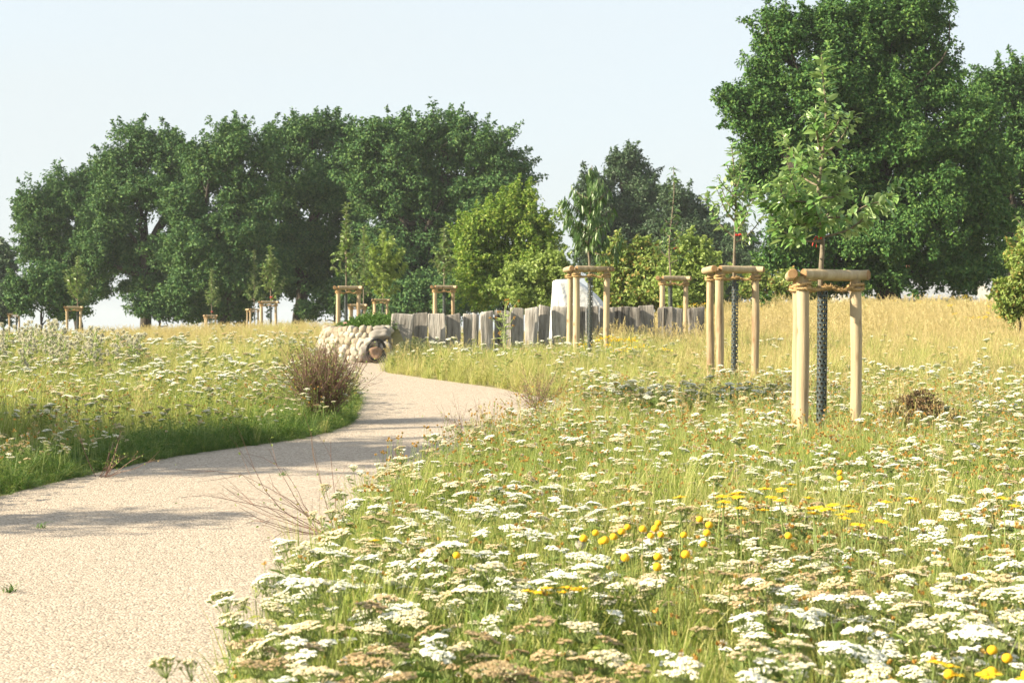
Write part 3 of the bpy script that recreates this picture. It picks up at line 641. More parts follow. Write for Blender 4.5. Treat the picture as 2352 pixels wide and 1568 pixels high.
# 5..13 far frames
far = [
 (1020, 39, 654, 'stake frame standing above the left part of the plank fence', 1020, 522, 640, 33, 11, 'pear', .9, 'small round-crowned pear sapling above the left part of the plank fence'),
 (801, 36, 655, 'stake frame standing in the green plants over the stone wall', 795, 468, 645, 44, 12, 'pear', .7, 'pear sapling with a tall bare leader rising over the stone wall'),
 (822, 52, 697, 'low stake frame seen through the one over the stone wall', 835, 520, 690, 34, 9, 'pear', 1.3, 'thin pale sapling right behind the one over the stone wall'),
 (875, 57, 685, 'stake frame right of the stone wall under a bushy young tree', 880, 530, 690, 52, 20, 'pale', .8, 'bushy young tree with a dense crown right of the stone wall saplings'),
 (618, 52, 690, 'larger frame of the pair of stake frames left of the stone wall', 622, 566, 690, 34, 10, 'pear', 1.4, 'upright vase-shaped sapling, right one of the pair left of the stone wall'),
 (583, 82, 708, 'small frame at the left of the pair left of the stone wall', 584, 574, 705, 26, 12, 'pear', .9, 'narrow leafy sapling, left one of the pair left of the stone wall'),
 (485, 78, 722, 'small lone stake frame half sunk behind the crest', 486, 618, 715, 20, 10, 'pear', 1.2, 'narrow sapling in the lone half-sunk stake frame'),
 (171, 58, 702, 'stake frame at far left above the grey thistles', 178, 590, 705, 34, 12, 'pear', 1.3, 'loose grey-green sapling at far left above the thistles'),
 (34, 82, 719, 'stake frame at the left edge with only its top bar in view', 38, 640, 718, 22, 9, 'pear', 1.2, 'faint sapling near the left edge, beyond the grey thistles')]
for k, (px, Y, top, lab, spx, yt, yb, half, nb, lm, lean, slab) in enumerate(far):
    _, cx, zb, H = stakes(px, Y, top, .47, lab, (0, 0, -.1, .05, 0, .3, .15, 0, 0)[k])
    guard(cx, Y, zb, H, 'dark guard of the '+' '.join(slab.split(',')[0].split()[:11]), X(spx, Y)-cx)
    big = k == 3
    sapling('sapling', slab, spx, Y, [(spx, top+20), (spx, (yt+yb)/2), (spx, yt)], auto_branches(spx, yt+ (40 if k == 1 else 8), yb-4, half, Y, nb, lean, 30+k, not big), lm, .12 if not big else .14, .5, 55 if not big else 80, tr=.03 if Y > 50 else .024, fine=False)
for px, py, Y, lab in [(486, 716, 78, 'tiny red ribbon on the sapling in the lone half-sunk frame'), (622, 683, 52, 'tiny red ribbon on the vase-shaped sapling of the pair'), (1549, 571, 28.8, 'small red ribbon on the thin dark sapling by the fence')]:
    ribbon(px, py, Y, lab, 1, 1.5, -.06)
# right edge
_, cx, zb, H = stakes(2440, 19.5, 652, .50, 'stake frame cut by the right edge of the photo')
guard(cx, 19.5, zb, H, 'dark guard cut off by the right edge of the photo', X(2432, 19.5)-cx)
sapling('apple_sapling', 'apple sapling cut by the right edge of the photo', 2432, 19.5, [(2432, 700), (2430, 620), (2424, 520), (2414, 420), (2400, 320)],
        auto_branches(2418, 330, 600, 100, 19.5, 14, 1.0, 55), 'apple', .09, .46, 50)

# ------------------------------------------------------------------ plank fence: each weathered board stands by itself
def zx2(x): return (1200+x/1.96)*.5756
def zx3(x): return (2000+x/1.96)*.5756
boards = [(zx2(a), zx2(b), t) for a, b, t in [(700, 845, 722), (862, 975, 721), (1000, 1133, 722), (1140, 1250, 723), (1272, 1338, 722), (1340, 1388, 721), (1412, 1497, 717), (1518, 1582, 715), (1592, 1640, 716)]]
boards += [(zx3(a), zx3(b), t) for a, b, t in [(75, 165, 709), (187, 282, 708), (286, 368, 703), (398, 513, 704), (516, 590, 704), (592, 655, 706), (662, 758, 705), (762, 840, 706), (842, 886, 707), (893, 1000, 706), (1003, 1097, 707), (1100, 1214, 704), (1222, 1268, 708), (1275, 1336, 706), (1342, 1424, 708), (1466, 1580, 707)]]
def board_mb(w, h, th, seed):
    q = np.random.RandomState(seed); mb = MB(); nz, ns = 14, 24
    an = np.arange(ns)/ns*2*np.pi; ca, sa = np.cos(an), np.sin(an)
    ux = np.sign(ca)*np.abs(ca)**.22; uy = np.sign(sa)*np.abs(sa)**.22
    rings = []; wl_ = np.cumsum(q.randn(nz)*.003); wr_ = np.cumsum(q.randn(nz)*.003); tl = q.uniform(-.03, .03)
    for i, z in enumerate(np.linspace(-.3, h, nz)):
        x = np.where(ux > 0, ux*(w/2+wr_[i]), ux*(w/2+wl_[i])); y = uy*th/2*(1+.06*np.sin(ux*5+z*3+seed))+.006*np.sin(ux*9+seed)
        zz = np.full(ns, z)
        if i == nz-1: zz = zz+tl*.6*ux+.006*np.sin(ux*7+seed)+q.randn(ns)*.003
        rings.append(np.stack([x, y, zz], 1))
    top = rings[-1].copy(); c = top.mean(0); top[:, :2] = c[:2]+(top[:, :2]-c[:2])*.86; top[:, 2] += .010; rings.append(top)
    V = np.concatenate(rings); k = nz+1
    i = np.arange(k-1)[:, None]*ns; j = np.arange(ns)[None]; j2 = (j+1) % ns
    mb.add(V, [np.stack([i+j, i+j2, i+ns+j2, i+ns+j], -1).reshape(-1, 4), (np.arange(ns)[::-1]+(k-1)*ns)[None][:, ::-1]])
    return mb
bl = ['leftmost board of the weathered plank fence, leaning against the stone wall end', 'pale cracked board second from the stone wall end of the plank fence', 'broad board third from the stone wall end of the plank fence',
      'board fourth from the stone wall end, left of the first wide gap', 'narrow board fifth from the stone wall end, right of the first wide gap', 'very narrow board sixth from the stone wall end of the plank fence', 'board seventh from the stone wall end, left of the tall thistle',
      'board directly behind the tall thistle in the plank fence', 'narrow dark board just right of the tall thistle', 'pale board with a rounded top, second right of the tall thistle', 'upright board two left of the white strip in the fence gap', 'tall dark brown board touching the white strip in the fence gap',
      'broad board just right of the white strip in the fence gap', 'board behind the left posts of the frame before the white cover', 'narrow board between the left posts and guard before the white cover', 'board just right of the dark guard before the white cover', 'pale board behind the right post before the white cover', 'narrow board just right of the right post before the white cover',
      'squarish board just left of the pale leaning board in the plank fence', 'pale leaning board in the right half of the plank fence', 'broad dark board tilted against its pale neighbour, right half of the fence', 'narrow board left of the frame behind the fence end',
      'board behind the guard near the right end of the plank fence', 'board behind the right post near the end of the plank fence', 'last board at the right end of the plank fence, standing a little apart']
BOARDXY = []
for k, (a, b_, t) in enumerate(boards):
    f = k/(len(boards)-1); Y = 25.55+2.1*math.sin(f*math.pi*.5)+rs.uniform(-.04, .04)
    x = X((a+b_)/2, Y); zb = float(gz(x, Y)); w = (b_-a)/FPX*Y; h = Z(t, Y)-zb
    o = board_mb(w*1.09, h, rs.uniform(.06, .09), k).build('fence_board', M['board'], None, (x, Y, zb))
    o.rotation_euler = (rs.uniform(-.04, .04), (.09 if k == 0 else .035 if k in (1,) else -.06 if k == 19 else -.07 if k == 20 else rs.uniform(-.018, .018)), rs.uniform(-.12, .12))
    tag(o, bl[k], 'fence board', 'weathered boards of the plank fence'); BOARDXY.append((x, Y))

# ------------------------------------------------------------------ stone wall, hose, plants on it
def rock(c, r, seed, rot=(0, 0, 0), sub=3, rough=.16):
    bm = bmesh.new(); bmesh.ops.create_icosphere(bm, subdivisions=sub, radius=1)
    from mathutils import Euler
    E = Euler(rot).to_matrix(); V = []
    for v in bm.verts:
        p = v.co.normalized(); p = Vector((math.copysign(abs(p.x)**.8, p.x), math.copysign(abs(p.y)**.8, p.y), math.copysign(abs(p.z)**.8, p.z)))
        n = mnoise.noise(p*1.3+Vector((seed*3.1, seed*1.7, 0)))*rough*1.6+mnoise.noise(p*3.1+Vector((seed, 5, seed)))*rough*.5
        p = p*(1+n); p = Vector((p.x*r[0], p.y*r[1], p.z*r[2])); V.append(E @ p+Vector(c))
    F = [[v.index for v in f.verts] for f in bm.faces]; bm.free()
    return np.array(V), np.array(F)
WZ = float(gz(BED[0], 25.2))
wall = empty('stone_wall', (BED[0], BED[1], WZ), 'low curved wall of rounded field stones where the path ends', 'stone wall')
sm_ = MB(); core = MB(); q = np.random.RandomState(5)
HW = Z(752, 25.2)-WZ
for row in range(6):
    z = HW*(row+.5)/6; R = .93-.16*row/5; n = 15 if row < 3 else 17
    hh = HW/6
    for k in range(n):
        th = math.radians(176+(k+.5*(row % 2)+q.uniform(-.15, .15))*(112/n))
        c = (R*math.cos(th), R*math.sin(th), z+q.uniform(-.02, .02))
        tall = 1.55 if row < 3 and q.rand() < .55 else 1
        V, F = rock(c, (hh*q.uniform(.66, .95), .085, hh*q.uniform(.7, .95)*tall), q.rand()*50, (q.uniform(-.3, .3), q.uniform(-.7, .7), th-math.pi/2+math.pi+q.uniform(-.2, .2)))
        sm_.add(V, [F])
sm_.build('stone_face', M['stone'], wall)
an = np.linspace(0, 2*np.pi, 40)
for zz, R in ((-.1, .86), (HW-.02, .70)): core.V.append(np.stack([R*np.cos(an[:-1]), R*np.sin(an[:-1]), np.full(39, zz)], 1)); core.n += 39
i = np.arange(39); j = (i+1) % 39
core.F.append((np.stack([i, j, 39+j, 39+i], 1), 0, True)); core.F.append(((39+i)[None], 0, False))
core.build('earth_fill', M['soil'], wall)
def wl_rock(px, py, Y, rx, rz, mname, seed, rot=0, lab=None):
    mb = MB(); p = at(px, py, Y); V, F = rock((0, .05, 0), (rx/FPX*Y, .10, rz/FPX*Y), seed, (0, rot, 0), 3, .30); mb.add(V, [F])
    o = mb.build('boulder', M[mname], wall, (p.x-BED[0], p.y-BED[1], p.z-WZ))
    if lab: o['label'] = lab
wl_rock(873, 769, 25.15, 25, 13, 'boulder', 3, -.15)
wl_rock(872, 756, 25.25, 19, 7, 'boulder', 9, .05)
wl_rock(852, 787, 25.1, 15, 11, 'boulder', 5, .1, 'pale grey boulder')
wl_rock(860, 814, 25.06, 17, 19, 'redstone', 7, .2, 'reddish brown boulder')
wl_rock(884, 795, 25.15, 14, 12, 'boulder', 12)
wl_rock(836, 812, 25.05, 13, 22, 'boulder', 15, .1)
hm = MB(); hp = at(864, 805, 24.72)
for k in range(4):
    an = np.linspace(0, 2*np.pi*(1 if k < 3 else .8), 40); R = .165-.020*(k % 2)-.035*(k == 2)
    hm.tube(np.stack([R*.88*np.cos(an), .012*k-.02+.012*np.sin(an*2+k), R*1.08*np.sin(an)+.006*k], 1), .0075, 8)
ho = hm.build('garden_hose', M['hose'], None, hp); ho.rotation_euler = (.15, 0, .2)
tag(ho, 'black hose coiled in a ring against the stone wall end', 'hose')

# low leafy plants spilling over the wall
def leaf_mound(name, label, cat, c, r, n, L, mname, W=.5, extra=None):
    root = empty(name, c, label, cat); cm, sm2 = MB(), MB()
    d = unit(rs.randn(n, 3)); d[:, 2] = np.abs(d[:, 2]); rad = rs.uniform(.3, 1, n)**.5*(1+.35*(vnoise(d[:, 0]*3, d[:, 1]*3+d[:, 2], .5, 4)-.5))
    P = d*np.array(r)*rad[:, None]
    A = unit(d+rs.randn(n, 3)*.7); Nn = unit(np.array([0, 0, 1])+d*.5+rs.randn(n, 3)*.5)
    sz = L*rs.uniform(.6, 1.3, n); cm.leaves(P, A, Nn, sz, sz*W, fine=False)
    for k in range(26):
        e = P[rs.randint(n)]; sm2.tube([(e[0]*.2, e[1]*.2, -.03), (e[0]*.6, e[1]*.6, e[2]*.6), tuple(e)], [.006, .004, .002], 4)
    sm2.build('stem', M['stem'], root); cm.build('foliage', M[mname], root)
    if extra: extra(root, P)
    return root
M['pink'] = leafmat('pink_petal', [(0, (.75, .45, .48)), (1, (.8, .62, .62))], trans=.3)
def roses(root, P):
    for px, py in ((-.42, .0), (.12, -.05), (.28, -.1)):
        mb = MB(); n = 14; an = np.arange(n)*2.4; A = np.stack([np.cos(an), np.sin(an)*.8-.3, .3+rs.rand(n)*.7], 1)
        mb.leaves(np.tile([[px, -.55, .10+py]], (n, 1)), A, unit(rs.randn(n, 3)+[0, -1, .5]), .035, .028, fine=False); mb.build('flower', M['pink'], root)
leaf_mound('rose_bush', 'low green rose bush with a few pale pink flowers on top of the stone wall', 'bush', (BED[0]-.02, BED[1]-.1, WZ+HW-.04), (.60, .66, .24), 5200, .045, 'green', extra=roses)
leaf_mound('green_bush', 'dark green leafy plants rising behind the leftmost fence boards', 'bush', (X(910, 30), 30, float(gz(X(910, 30), 30))), (.5, .4, .62), 3000, .06, 'green')

leaf_mound('weedy_bush', 'grey-green weedy plants at the corner where the path meets the fence', 'bush', (X(948, 23.4), 23.4, float(gz(X(948, 23.4), 23.4))), (.34, .32, .40), 2300, .05, 'greyleaf', .22)
# ------------------------------------------------------------------ white cover
tY = 28.35; tx = X(1331, tY); tz = float(gz(tx, tY)); tH = Z(643, tY)-tz
mb = MB(); rings = []; ns = 120; an = np.arange(ns)/ns*2*np.pi; nr = 30
for i in range(nr):
    t = i/(nr-1)
    xl = -.505+.055*t; xr = .50 if t < .45 else .50-.50*((t-.45)/.55)**2.2
    yd = .36-.04*t
    e = .5
    ca, sa = np.cos(an), np.sin(an); ux = np.sign(ca)*np.abs(ca)**e; uy = np.sign(sa)*np.abs(sa)**e
    fold = 1.15*(.020*np.sin(an*13+1.2*np.sin(an*3))+.012*np.sin(an*29+2+t*2)+.02*np.sin(an*7+3*t))*(1.05-t)**.7+.008*np.sin(an*5+t*9)
    x = (xl+xr)/2+ux*((xr-xl)/2)*(1+fold); y = uy*yd*(1+fold*1.6)
    z = np.full(ns, t*tH*.97)+ .012*np.sin(an*9)*(i == 0)
    rings.append(np.stack([x, y, z], 1))
for sfac, dz in ((.93, .018), (.75, .030), (.4, .036), (.05, .037)):
    R = rings[nr-1].copy(); c = R.mean(0); R[:, :2] = c[:2]+(R[:, :2]-c[:2])*sfac; R[:, 2] += tH*dz; rings.append(R)
V = np.concatenate(rings); k = len(rings); i = np.arange(k-1)[:, None]*ns; j = np.arange(ns)[None]; j2 = (j+1) % ns
mb.add(V, [np.stack([i+j, i+j2, i+ns+j2, i+ns+j], -1).reshape(-1, 4), (np.arange(ns)+(k-1)*ns)[None]])
tag(mb.build('cover_sheet', M['tarp'], None, (tx, tY, tz)), 'white sheet draped over a load behind the plank fence', 'cover sheet')

# ------------------------------------------------------------------ twiggy shrubs, thistles and other single plants
def twig_shrub(name, label, px, Y, n, L, spread, leaves_n=0, lm='olive', up=.9, side=0, r=.003, sub=3, x=None):
    bx = X(px, Y) if x is None else x; root = empty(name, (bx, Y, float(gz(bx, Y))), label, 'shrub')
    tm, cm = MB(), MB(); pts = []
    for k in range(n):
        az = rs.uniform(0, 6.283); s_ = rs.uniform(.15, 1)*spread
        d0 = np.array([math.cos(az)*s_+side, math.sin(az)*s_, up*rs.uniform(.6, 1.2)]); d0 /= np.linalg.norm(d0)
        l = L*rs.uniform(.55, 1.15); P = [rs.uniform(-.06, .06, 3)*[1, 1, 0]*L*2]; dd = d0.copy()
        for q_ in range(6):
            dd = dd+rs.randn(3)*.13+np.array([0, 0, .02]); dd /= np.linalg.norm(dd); P.append(P[-1]+dd*l/6)
        P = np.array(P); P[:, 2] = np.maximum(P[:, 2], .01); tm.tube(P, np.linspace(r, r*.35, 7), 4); pts.append(P[2:])
        for q_ in range(sub):
            i_ = rs.randint(2, 6); e = P[i_]; dd2 = unit(P[i_]-P[i_-1]+rs.randn(3)*.06*L); P2 = np.array([e, e+dd2*l*.15, e+dd2*l*.3+rs.randn(3)*.02*L]); P2[:, 2] = np.maximum(P2[:, 2], .01)
            tm.tube(P2, [r*.55, r*.45, r*.25], 3); pts.append(P2)
    tm.build('twigs', M['twig'], root)
    if leaves_n:
        Q = np.concatenate(pts); i_ = rs.randint(0, len(Q), leaves_n)
        cm.leaves(Q[i_]+rs.randn(leaves_n, 3)*.012, unit(rs.randn(leaves_n, 3)), unit(rs.randn(leaves_n, 3)+[0, 0, 1]), .02, .012); cm.build('foliage', M[lm], root)
    return root
SHR_Y = 15.6
twig_shrub('twiggy_shrub', 'reddish brown twiggy shrub bulging over the left edge of the path', 746, 15.2, 330, .66, .50, 3000, r=.0030, sub=5, x=X(742, 15.2))
twig_shrub('twiggy_shrub', 'bare dark branches sprawling from the right verge over the near path', 766, 8.9, 17, .74, 1.1, 40, up=.5, side=-.7, r=.0024, sub=2)
twig_shrub('twiggy_shrub', 'low tangle of bare twigs where the right verge bends', 1085, 12.6, 36, .40, 1.0, 60, up=.9, side=-.2, r=.0020, sub=3)
twig_shrub('twiggy_shrub', 'brownish twiggy shrub beyond the path bend, on the right verge', 1235, 16.3, 70, .42, .9, 500, up=.9, r=.0024, sub=4)
twig_shrub('twiggy_shrub', 'few thin upright twigs on the right verge before the shaded path', 925, 9.6, 12, .42, .35, 20, up=1.1, r=.0025, sub=2)
twig_shrub('twiggy_shrub', 'brown stalks at the lower edge of the left verge', 235, 11.3, 11, .36, .8, 60, up=.6, side=.3, r=.003, sub=2)

def thistle(px, Y, H, label, fluff, group, nb=9, x=None):
    bx = X(px, Y); root = empty('thistle', (bx, Y, float(gz(bx, Y))), label, 'thistle', group)
    st, fl = MB(), MB(); P = np.array([(0, 0, 0), (.02, 0, H*.4), (.0, .01, H*.75), (.02, 0, H)]); st.tube(spline(P, 10), np.linspace(.007, .003, 10), 5)
    tips = [P[-1]]
    for k in range(nb):
        z = H*rs.uniform(.45, .92); az = rs.uniform(0, 6.28); l = H*rs.uniform(.14, .3)
        e = np.array([math.cos(az)*l*.55, math.sin(az)*l*.55, z+l*.8]); st.tube(spline([(0, 0, z), e*[.6, .6, 1]-[0, 0, l*.25], e], 6), .003, 4); tips.append(e)
    n = 60; zz = rs.uniform(.05, .85, n)*H; an = rs.rand(n)*6.28; A = np.stack([np.cos(an), np.sin(an), rs.uniform(0, .6, n)], 1)
    st.leaves(np.stack([zz*0, zz*0, zz], 1), A, unit(rs.randn(n, 3)*.4+[0, 0, 1]), rs.uniform(.06, .13, n), .018)
    for e in tips:
        if fluff:
            n = 70; D = unit(rs.randn(n, 3)+[0, 0, .3]); fl.leaves(np.tile(e, (n, 1)), D, unit(rs.randn(n, 3)), rs.uniform(.018, .04, n), .008)
        else:
            n = 26; D = unit(rs.randn(n, 3)*.6+[0, 0, .8]); fl.leaves(np.tile(e-[0, 0, .012], (n, 1)), D, unit(rs.randn(n, 3)), rs.uniform(.014, .026, n), .008)
    st.build('stem', M['stem'], root); fl.build('seed_head' if fluff else 'flower_head', M['fluff'] if fluff else M['bud'], root)
    return root
thistle(1158, 19.6, 1.02, 'tall single thistle stalk standing before the left half of the plank fence', False, None, 14)
protos = [thistle(40+40*k, 24, .52+.06*k, 'grey thistle gone to fluffy seed, in the patch at far left', True, 'grey seeding thistles at far left', 11) for k in range(3)]
for k in range(34):
    px = rs.uniform(-30, 340); Y = rs.uniform(18.5, 24.5); o = copy_tree(protos[k % 3]); bx = X(px, Y)
    o.location = (bx, Y, float(gz(bx, Y))-.02); o.rotation_euler = (0, 0, rs.rand()*6.28); s_ = rs.uniform(.8, 1.12); o.scale = (s_, s_, s_)

# ------------------------------------------------------------------ meadow plants
def yarrow_parts(seed, nheads=1, R=.042, H=.40):
    """returns stem MB and a list of head MBs"""
    q = np.random.RandomState(seed); st = MB(); heads = []
    lean = q.uniform(-.05, .05, 2)
    P = spline([(0, 0, 0), (lean[0]*.3, lean[1]*.3, H*.5), (lean[0], lean[1], H-.05)], 8); st.tube(P, np.linspace(.0026, .0018, 8), 4, 0)
    for k in range(7):                                   # feathery leaves
        z = q.uniform(.05, .8)*H; az = q.rand()*6.28; A = np.array([math.cos(az), math.sin(az), .7]); A /= np.linalg.norm(A); l = q.uniform(.05, .09)
        n = 14; t = np.linspace(.15, 1, n); side = np.cross(A, [0, 0, 1]); side /= np.linalg.norm(side)
        b0 = np.array([lean[0]*z/H, lean[1]*z/H, z])
        B0 = b0+A*l*t[:, None]-np.array([0, 0, .25])*l*(t**2)[:, None]
        sg = np.where(np.arange(n) % 2, 1., -1.)[:, None]
        st.leaves(B0, side*sg+A*.5, np.tile([0, 0, 1.], (n, 1)), .013*np.sin(t*2.6)+.004, .003, 1)
        st.leaves(b0[None], A[None], np.array([[0, 0, 1.]]), l, .004, 1, curl=.25)
    tops = [(P[-1], R)]
    for k in range(nheads-1):
        z = q.uniform(.55, .75); i = int(z*7); az = q.rand()*6.28; e = P[i]+np.array([math.cos(az)*.06, math.sin(az)*.06, H*(1-z)*q.uniform(.45, .9)])
        st.tube(spline([P[i], P[i]*.4+e*.6-[0, 0, .01], e], 6), .0016, 3, 0); tops.append((e, R*q.uniform(.5, .8)))
    for (c, r) in tops:
        hd = MB(); nsub = max(9, int(26*(r/.040)**1.4)); c = np.array(c)
        tl = q.uniform(-.18, .18, 2)
        for k in range(nsub):
            rr = r*math.sqrt((k+.5)/nsub)*q.uniform(.9, 1.1); az = k*2.4+q.uniform(-.3, .3)
            s = c+np.array([rr*math.cos(az), rr*math.sin(az)*1.0, .046-.24*rr*rr/r+q.uniform(-.004, .004)])
            s[2] += tl[0]*(s[0]-c[0])+tl[1]*(s[1]-c[1])
            hd.tube([c+[0, 0, .002], c*.45+s*.55-[0, 0, .006], s-[0, 0, .003]], [.0011, .0009, .0014], 3, 1, cap=False)
            nf = 9; rs_ = r*.235*q.uniform(.8, 1.2)
            for f in range(nf):
                fr = rs_*math.sqrt((f+.3)/nf); fa = f*2.4+q.rand(); o = s+np.array([fr*math.cos(fa), fr*math.sin(fa), .35*(rs_-fr)+q.uniform(-.001, .001)])
                nn = 6; a_ = np.arange(nn)/nn*6.283+q.rand(); fr2 = .0031*q.uniform(.8, 1.25)
                ring = o+np.stack([fr2*np.cos(a_), fr2*np.sin(a_), np.where(np.arange(nn) % 2, -.0004, -.0022)], 1)
                i = np.arange(nn); hd.add(np.vstack([ring, o+[[0, 0, .0012]]]), [np.stack([i, (i+1) % nn, np.full(nn, nn)], 1)], 0, False)
            # green cup under the cluster
            a_ = np.arange(6)/6*6.283; i = np.arange(6); ring = s+np.stack([rs_*.75*np.cos(a_), rs_*.75*np.sin(a_), np.full(6, -.002)], 1)
            hd.add(np.vstack([ring, s-[[0, 0, .008]]]), [np.stack([(i+1) % 6, i, np.full(6, 6)], 1)], 1, False)
        heads.append(hd)
    return st, heads
YP = []                                               # prototypes: (stem mesh, head meshes, joined mesh)
for k, (nh, R, H) in enumerate([(1, .030, .40), (1, .036, .42), (2, .031, .42), (1, .025, .37), (3, .032, .42), (1, .044, .41), (2, .027, .38)]):
    st, hs = yarrow_parts(100+k, nh, R, H)
    J = MB()
    for V in st.V: J.V.append(V)
    J.F += [(f, m_+1, s_) for f, m_, s_ in st.F]; J.n = st.n
    for h in hs:
        for V in h.V: J.V.append(V)
        J.F += [(f+J.n, m_, s_) for f, m_, s_ in h.F]; J.n += h.n
    YP.append((st.mesh('yarrow_stem', [M['stem'], M['feather']]), [h.mesh('yarrow_head', [M['floret'], M['stem']]) for h in hs], J.mesh('yarrow', [M['floret'], M['stem'], M['feather']])))

def grass_tuft(seed, n, h, rad, lean, w=.0022):
    q = np.random.RandomState(seed); mb = MB(); k = 4
    az = q.rand(n)*6.283; r0 = rad*np.sqrt(q.rand(n)); H = h*q.uniform(.45, 1.1, n); ln = lean*q.uniform(.2, 1.3, n)*H; wz = w*q.uniform(.6, 1.4, n)
    ax = q.rand(n)*6.283; t = np.linspace(0, 1, k)
    P = np.stack([(r0*np.cos(az))[:, None]+np.cos(ax)[:, None]*ln[:, None]*t**1.8, (r0*np.sin(az))[:, None]+np.sin(ax)[:, None]*ln[:, None]*t**1.8, H[:, None]*(t-.18*(ln/H)[:, None]*t**3)], -1)
    sd_ = np.stack([-np.sin(ax+q.uniform(-.8, .8, n)), np.cos(ax), np.zeros(n)], 1); ww = wz[:, None]*np.array([.8, 1, .7, .08])
    Lf = P-sd_[:, None]*ww[..., None]; Rt = P+sd_[:, None]*ww[..., None]
    V = np.stack([Lf, Rt], 2).reshape(n, k*2, 3); b0 = (np.arange(n)*k*2)[:, None, None]; i = np.arange(k-1)[None, :, None]*2
    mb.add(V.reshape(-1, 3), [(b0+i+np.array([0, 1, 3, 2])[None, None]).reshape(-1, 4)], 0, True)
    return mb
def stalks(seed, n, h, rad, kind):
    """flowering grass stalks with seed spikes"""
    q = np.random.RandomState(seed); mb = MB()
    for k in range(n):
        az = q.rand()*6.28; r = rad*math.sqrt(q.rand()); H = h*q.uniform(.6, 1.1); ln = q.uniform(.03, .22)*H; ax = q.rand()*6.28
        D = np.array([math.cos(ax), math.sin(ax), 0])*ln; b = np.array([r*math.cos(az), r*math.sin(az), 0])
        P = spline([b, b+D*.25+[0, 0, H*.5], b+D*.7+[0, 0, H*.85], b+D*1.25+[0, 0, H]], 8); mb.tube(P, np.linspace(.0016, .0009, 8), 3, 0, cap=False)
        m_ = 16 if kind else 22; t = q.uniform(.72 if kind else .66, 1, m_)*7; i = np.minimum(t.astype(int), 6); f = (t-i)[:, None]; p = P[i]*(1-f)+P[i+1]*f
        T = unit(P[i+1]-P[i]); A = unit(T+q.randn(m_, 3)*(.25 if kind else .6)); mb.leaves(p, A, unit(q.randn(m_, 3)), .018 if kind else .026, .006 if kind else .004)
    return mb
def hawk(seed, n):
    q = np.random.RandomState(seed); mb = MB()
    for k in range(n):
        b = np.array([*(q.randn(2)*.05), 0]); H = q.uniform(.22, .40); e = b+np.array([*(q.randn(2)*.03), H]); mb.tube([b, b*.5+e*.5+[.008, 0, 0], e], [.0014, .0012, .001], 3, 0, cap=False)
        m_ = 8; D = unit(q.randn(m_, 3)*.35+[0, 0, 1]); mb.leaves(np.tile(e-[0, 0, .006], (m_, 1)), D, unit(q.randn(m_, 3)), .016, .008, 1)
        if q.rand() < .12:
            m_ = 26; D = unit(q.randn(m_, 3)+[0, 0, .3]); mb.leaves(np.tile(e, (m_, 1)), D, unit(q.randn(m_, 3)), .015, .004, 2)
    return mb
def herb(seed):
    """low broad-leaved greenery under the flowers"""
    q = np.random.RandomState(seed); mb = MB(); n = 60; az = q.rand(n)*6.28; r = .09*np.sqrt(q.rand(n)); z = q.uniform(.02, .22, n)
    P = np.stack([r*np.cos(az), r*np.sin(az), z], 1); A = unit(np.stack([np.cos(az), np.sin(az), q.uniform(-.2, .9, n)], 1)+q.randn(n, 3)*.4)
    mb.leaves(P, A, unit(q.randn(n, 3)*.5+[0, 0, 1]), q.uniform(.025, .06, n), .012)
    return mb

def proto_col(name, meshes):
    c = bpy.data.collections.new(name)
    for k, me in enumerate(meshes):
        o = bpy.data.objects.new(f'{name}_{k:02d}', me); c.objects.link(o)
    return c
def scatter(name, label, cat, col, x, y, rot, sc, idx, attr_name, attr, dz=0):
    n = len(x); me = bpy.data.meshes.new(name); me.vertices.add(n)
    me.vertices.foreach_set('co', np.stack([x, y, gz(x, y)+dz], 1).astype(np.float32).ravel())
    for nm, ty, v in (('rot', 'FLOAT_VECTOR', rot), ('sc', 'FLOAT', sc), ('pick', 'INT', idx), (attr_name, 'FLOAT', attr)):
        at_ = me.attributes.new(nm, ty, 'POINT'); at_.data.foreach_set('vector' if ty == 'FLOAT_VECTOR' else 'value', np.asarray(v, np.int32 if ty == 'INT' else np.float32).ravel())
    o = bpy.data.objects.new(name, me); COL.objects.link(o); tag(o, label, cat, kind='stuff')
    ng = bpy.data.node_groups.new(name, 'GeometryNodeTree')
    ng.interface.new_socket('Geometry', in_out='INPUT', socket_type='NodeSocketGeometry'); ng.interface.new_socket('Geometry', in_out='OUTPUT', socket_type='NodeSocketGeometry')
    nn, ll = ng.nodes.new, ng.links.new
    gi, go = nn('NodeGroupInput'), nn('NodeGroupOutput')
    ci = nn('GeometryNodeCollectionInfo'); ci.inputs['Collection'].default_value = col; ci.inputs['Separate Children'].default_value = True; ci.inputs['Reset Children'].default_value = True
    ip = nn('GeometryNodeInstanceOnPoints'); ip.inputs['Pick Instance'].default_value = True
    def na(nm, ty):
        a_ = nn('GeometryNodeInputNamedAttribute'); a_.data_type = ty; a_.inputs['Name'].default_value = nm
        return [s for s in a_.outputs if s.enabled and s.name == 'Attribute'][0]
    er = nn('FunctionNodeEulerToRotation'); ll(na('rot', 'FLOAT_VECTOR'), er.inputs[0])
    ll(gi.outputs[0], ip.inputs['Points']); ll(ci.outputs[0], ip.inputs['Instance']); ll(na('pick', 'INT'), ip.inputs['Instance Index'])
    ll(er.outputs[0], ip.inputs['Rotation']); ll(na('sc', 'FLOAT'), ip.inputs['Scale']); ll(ip.outputs[0], go.inputs[0])
    md = o.modifiers.new('scatter', 'NODES'); md.node_group = ng
    return o

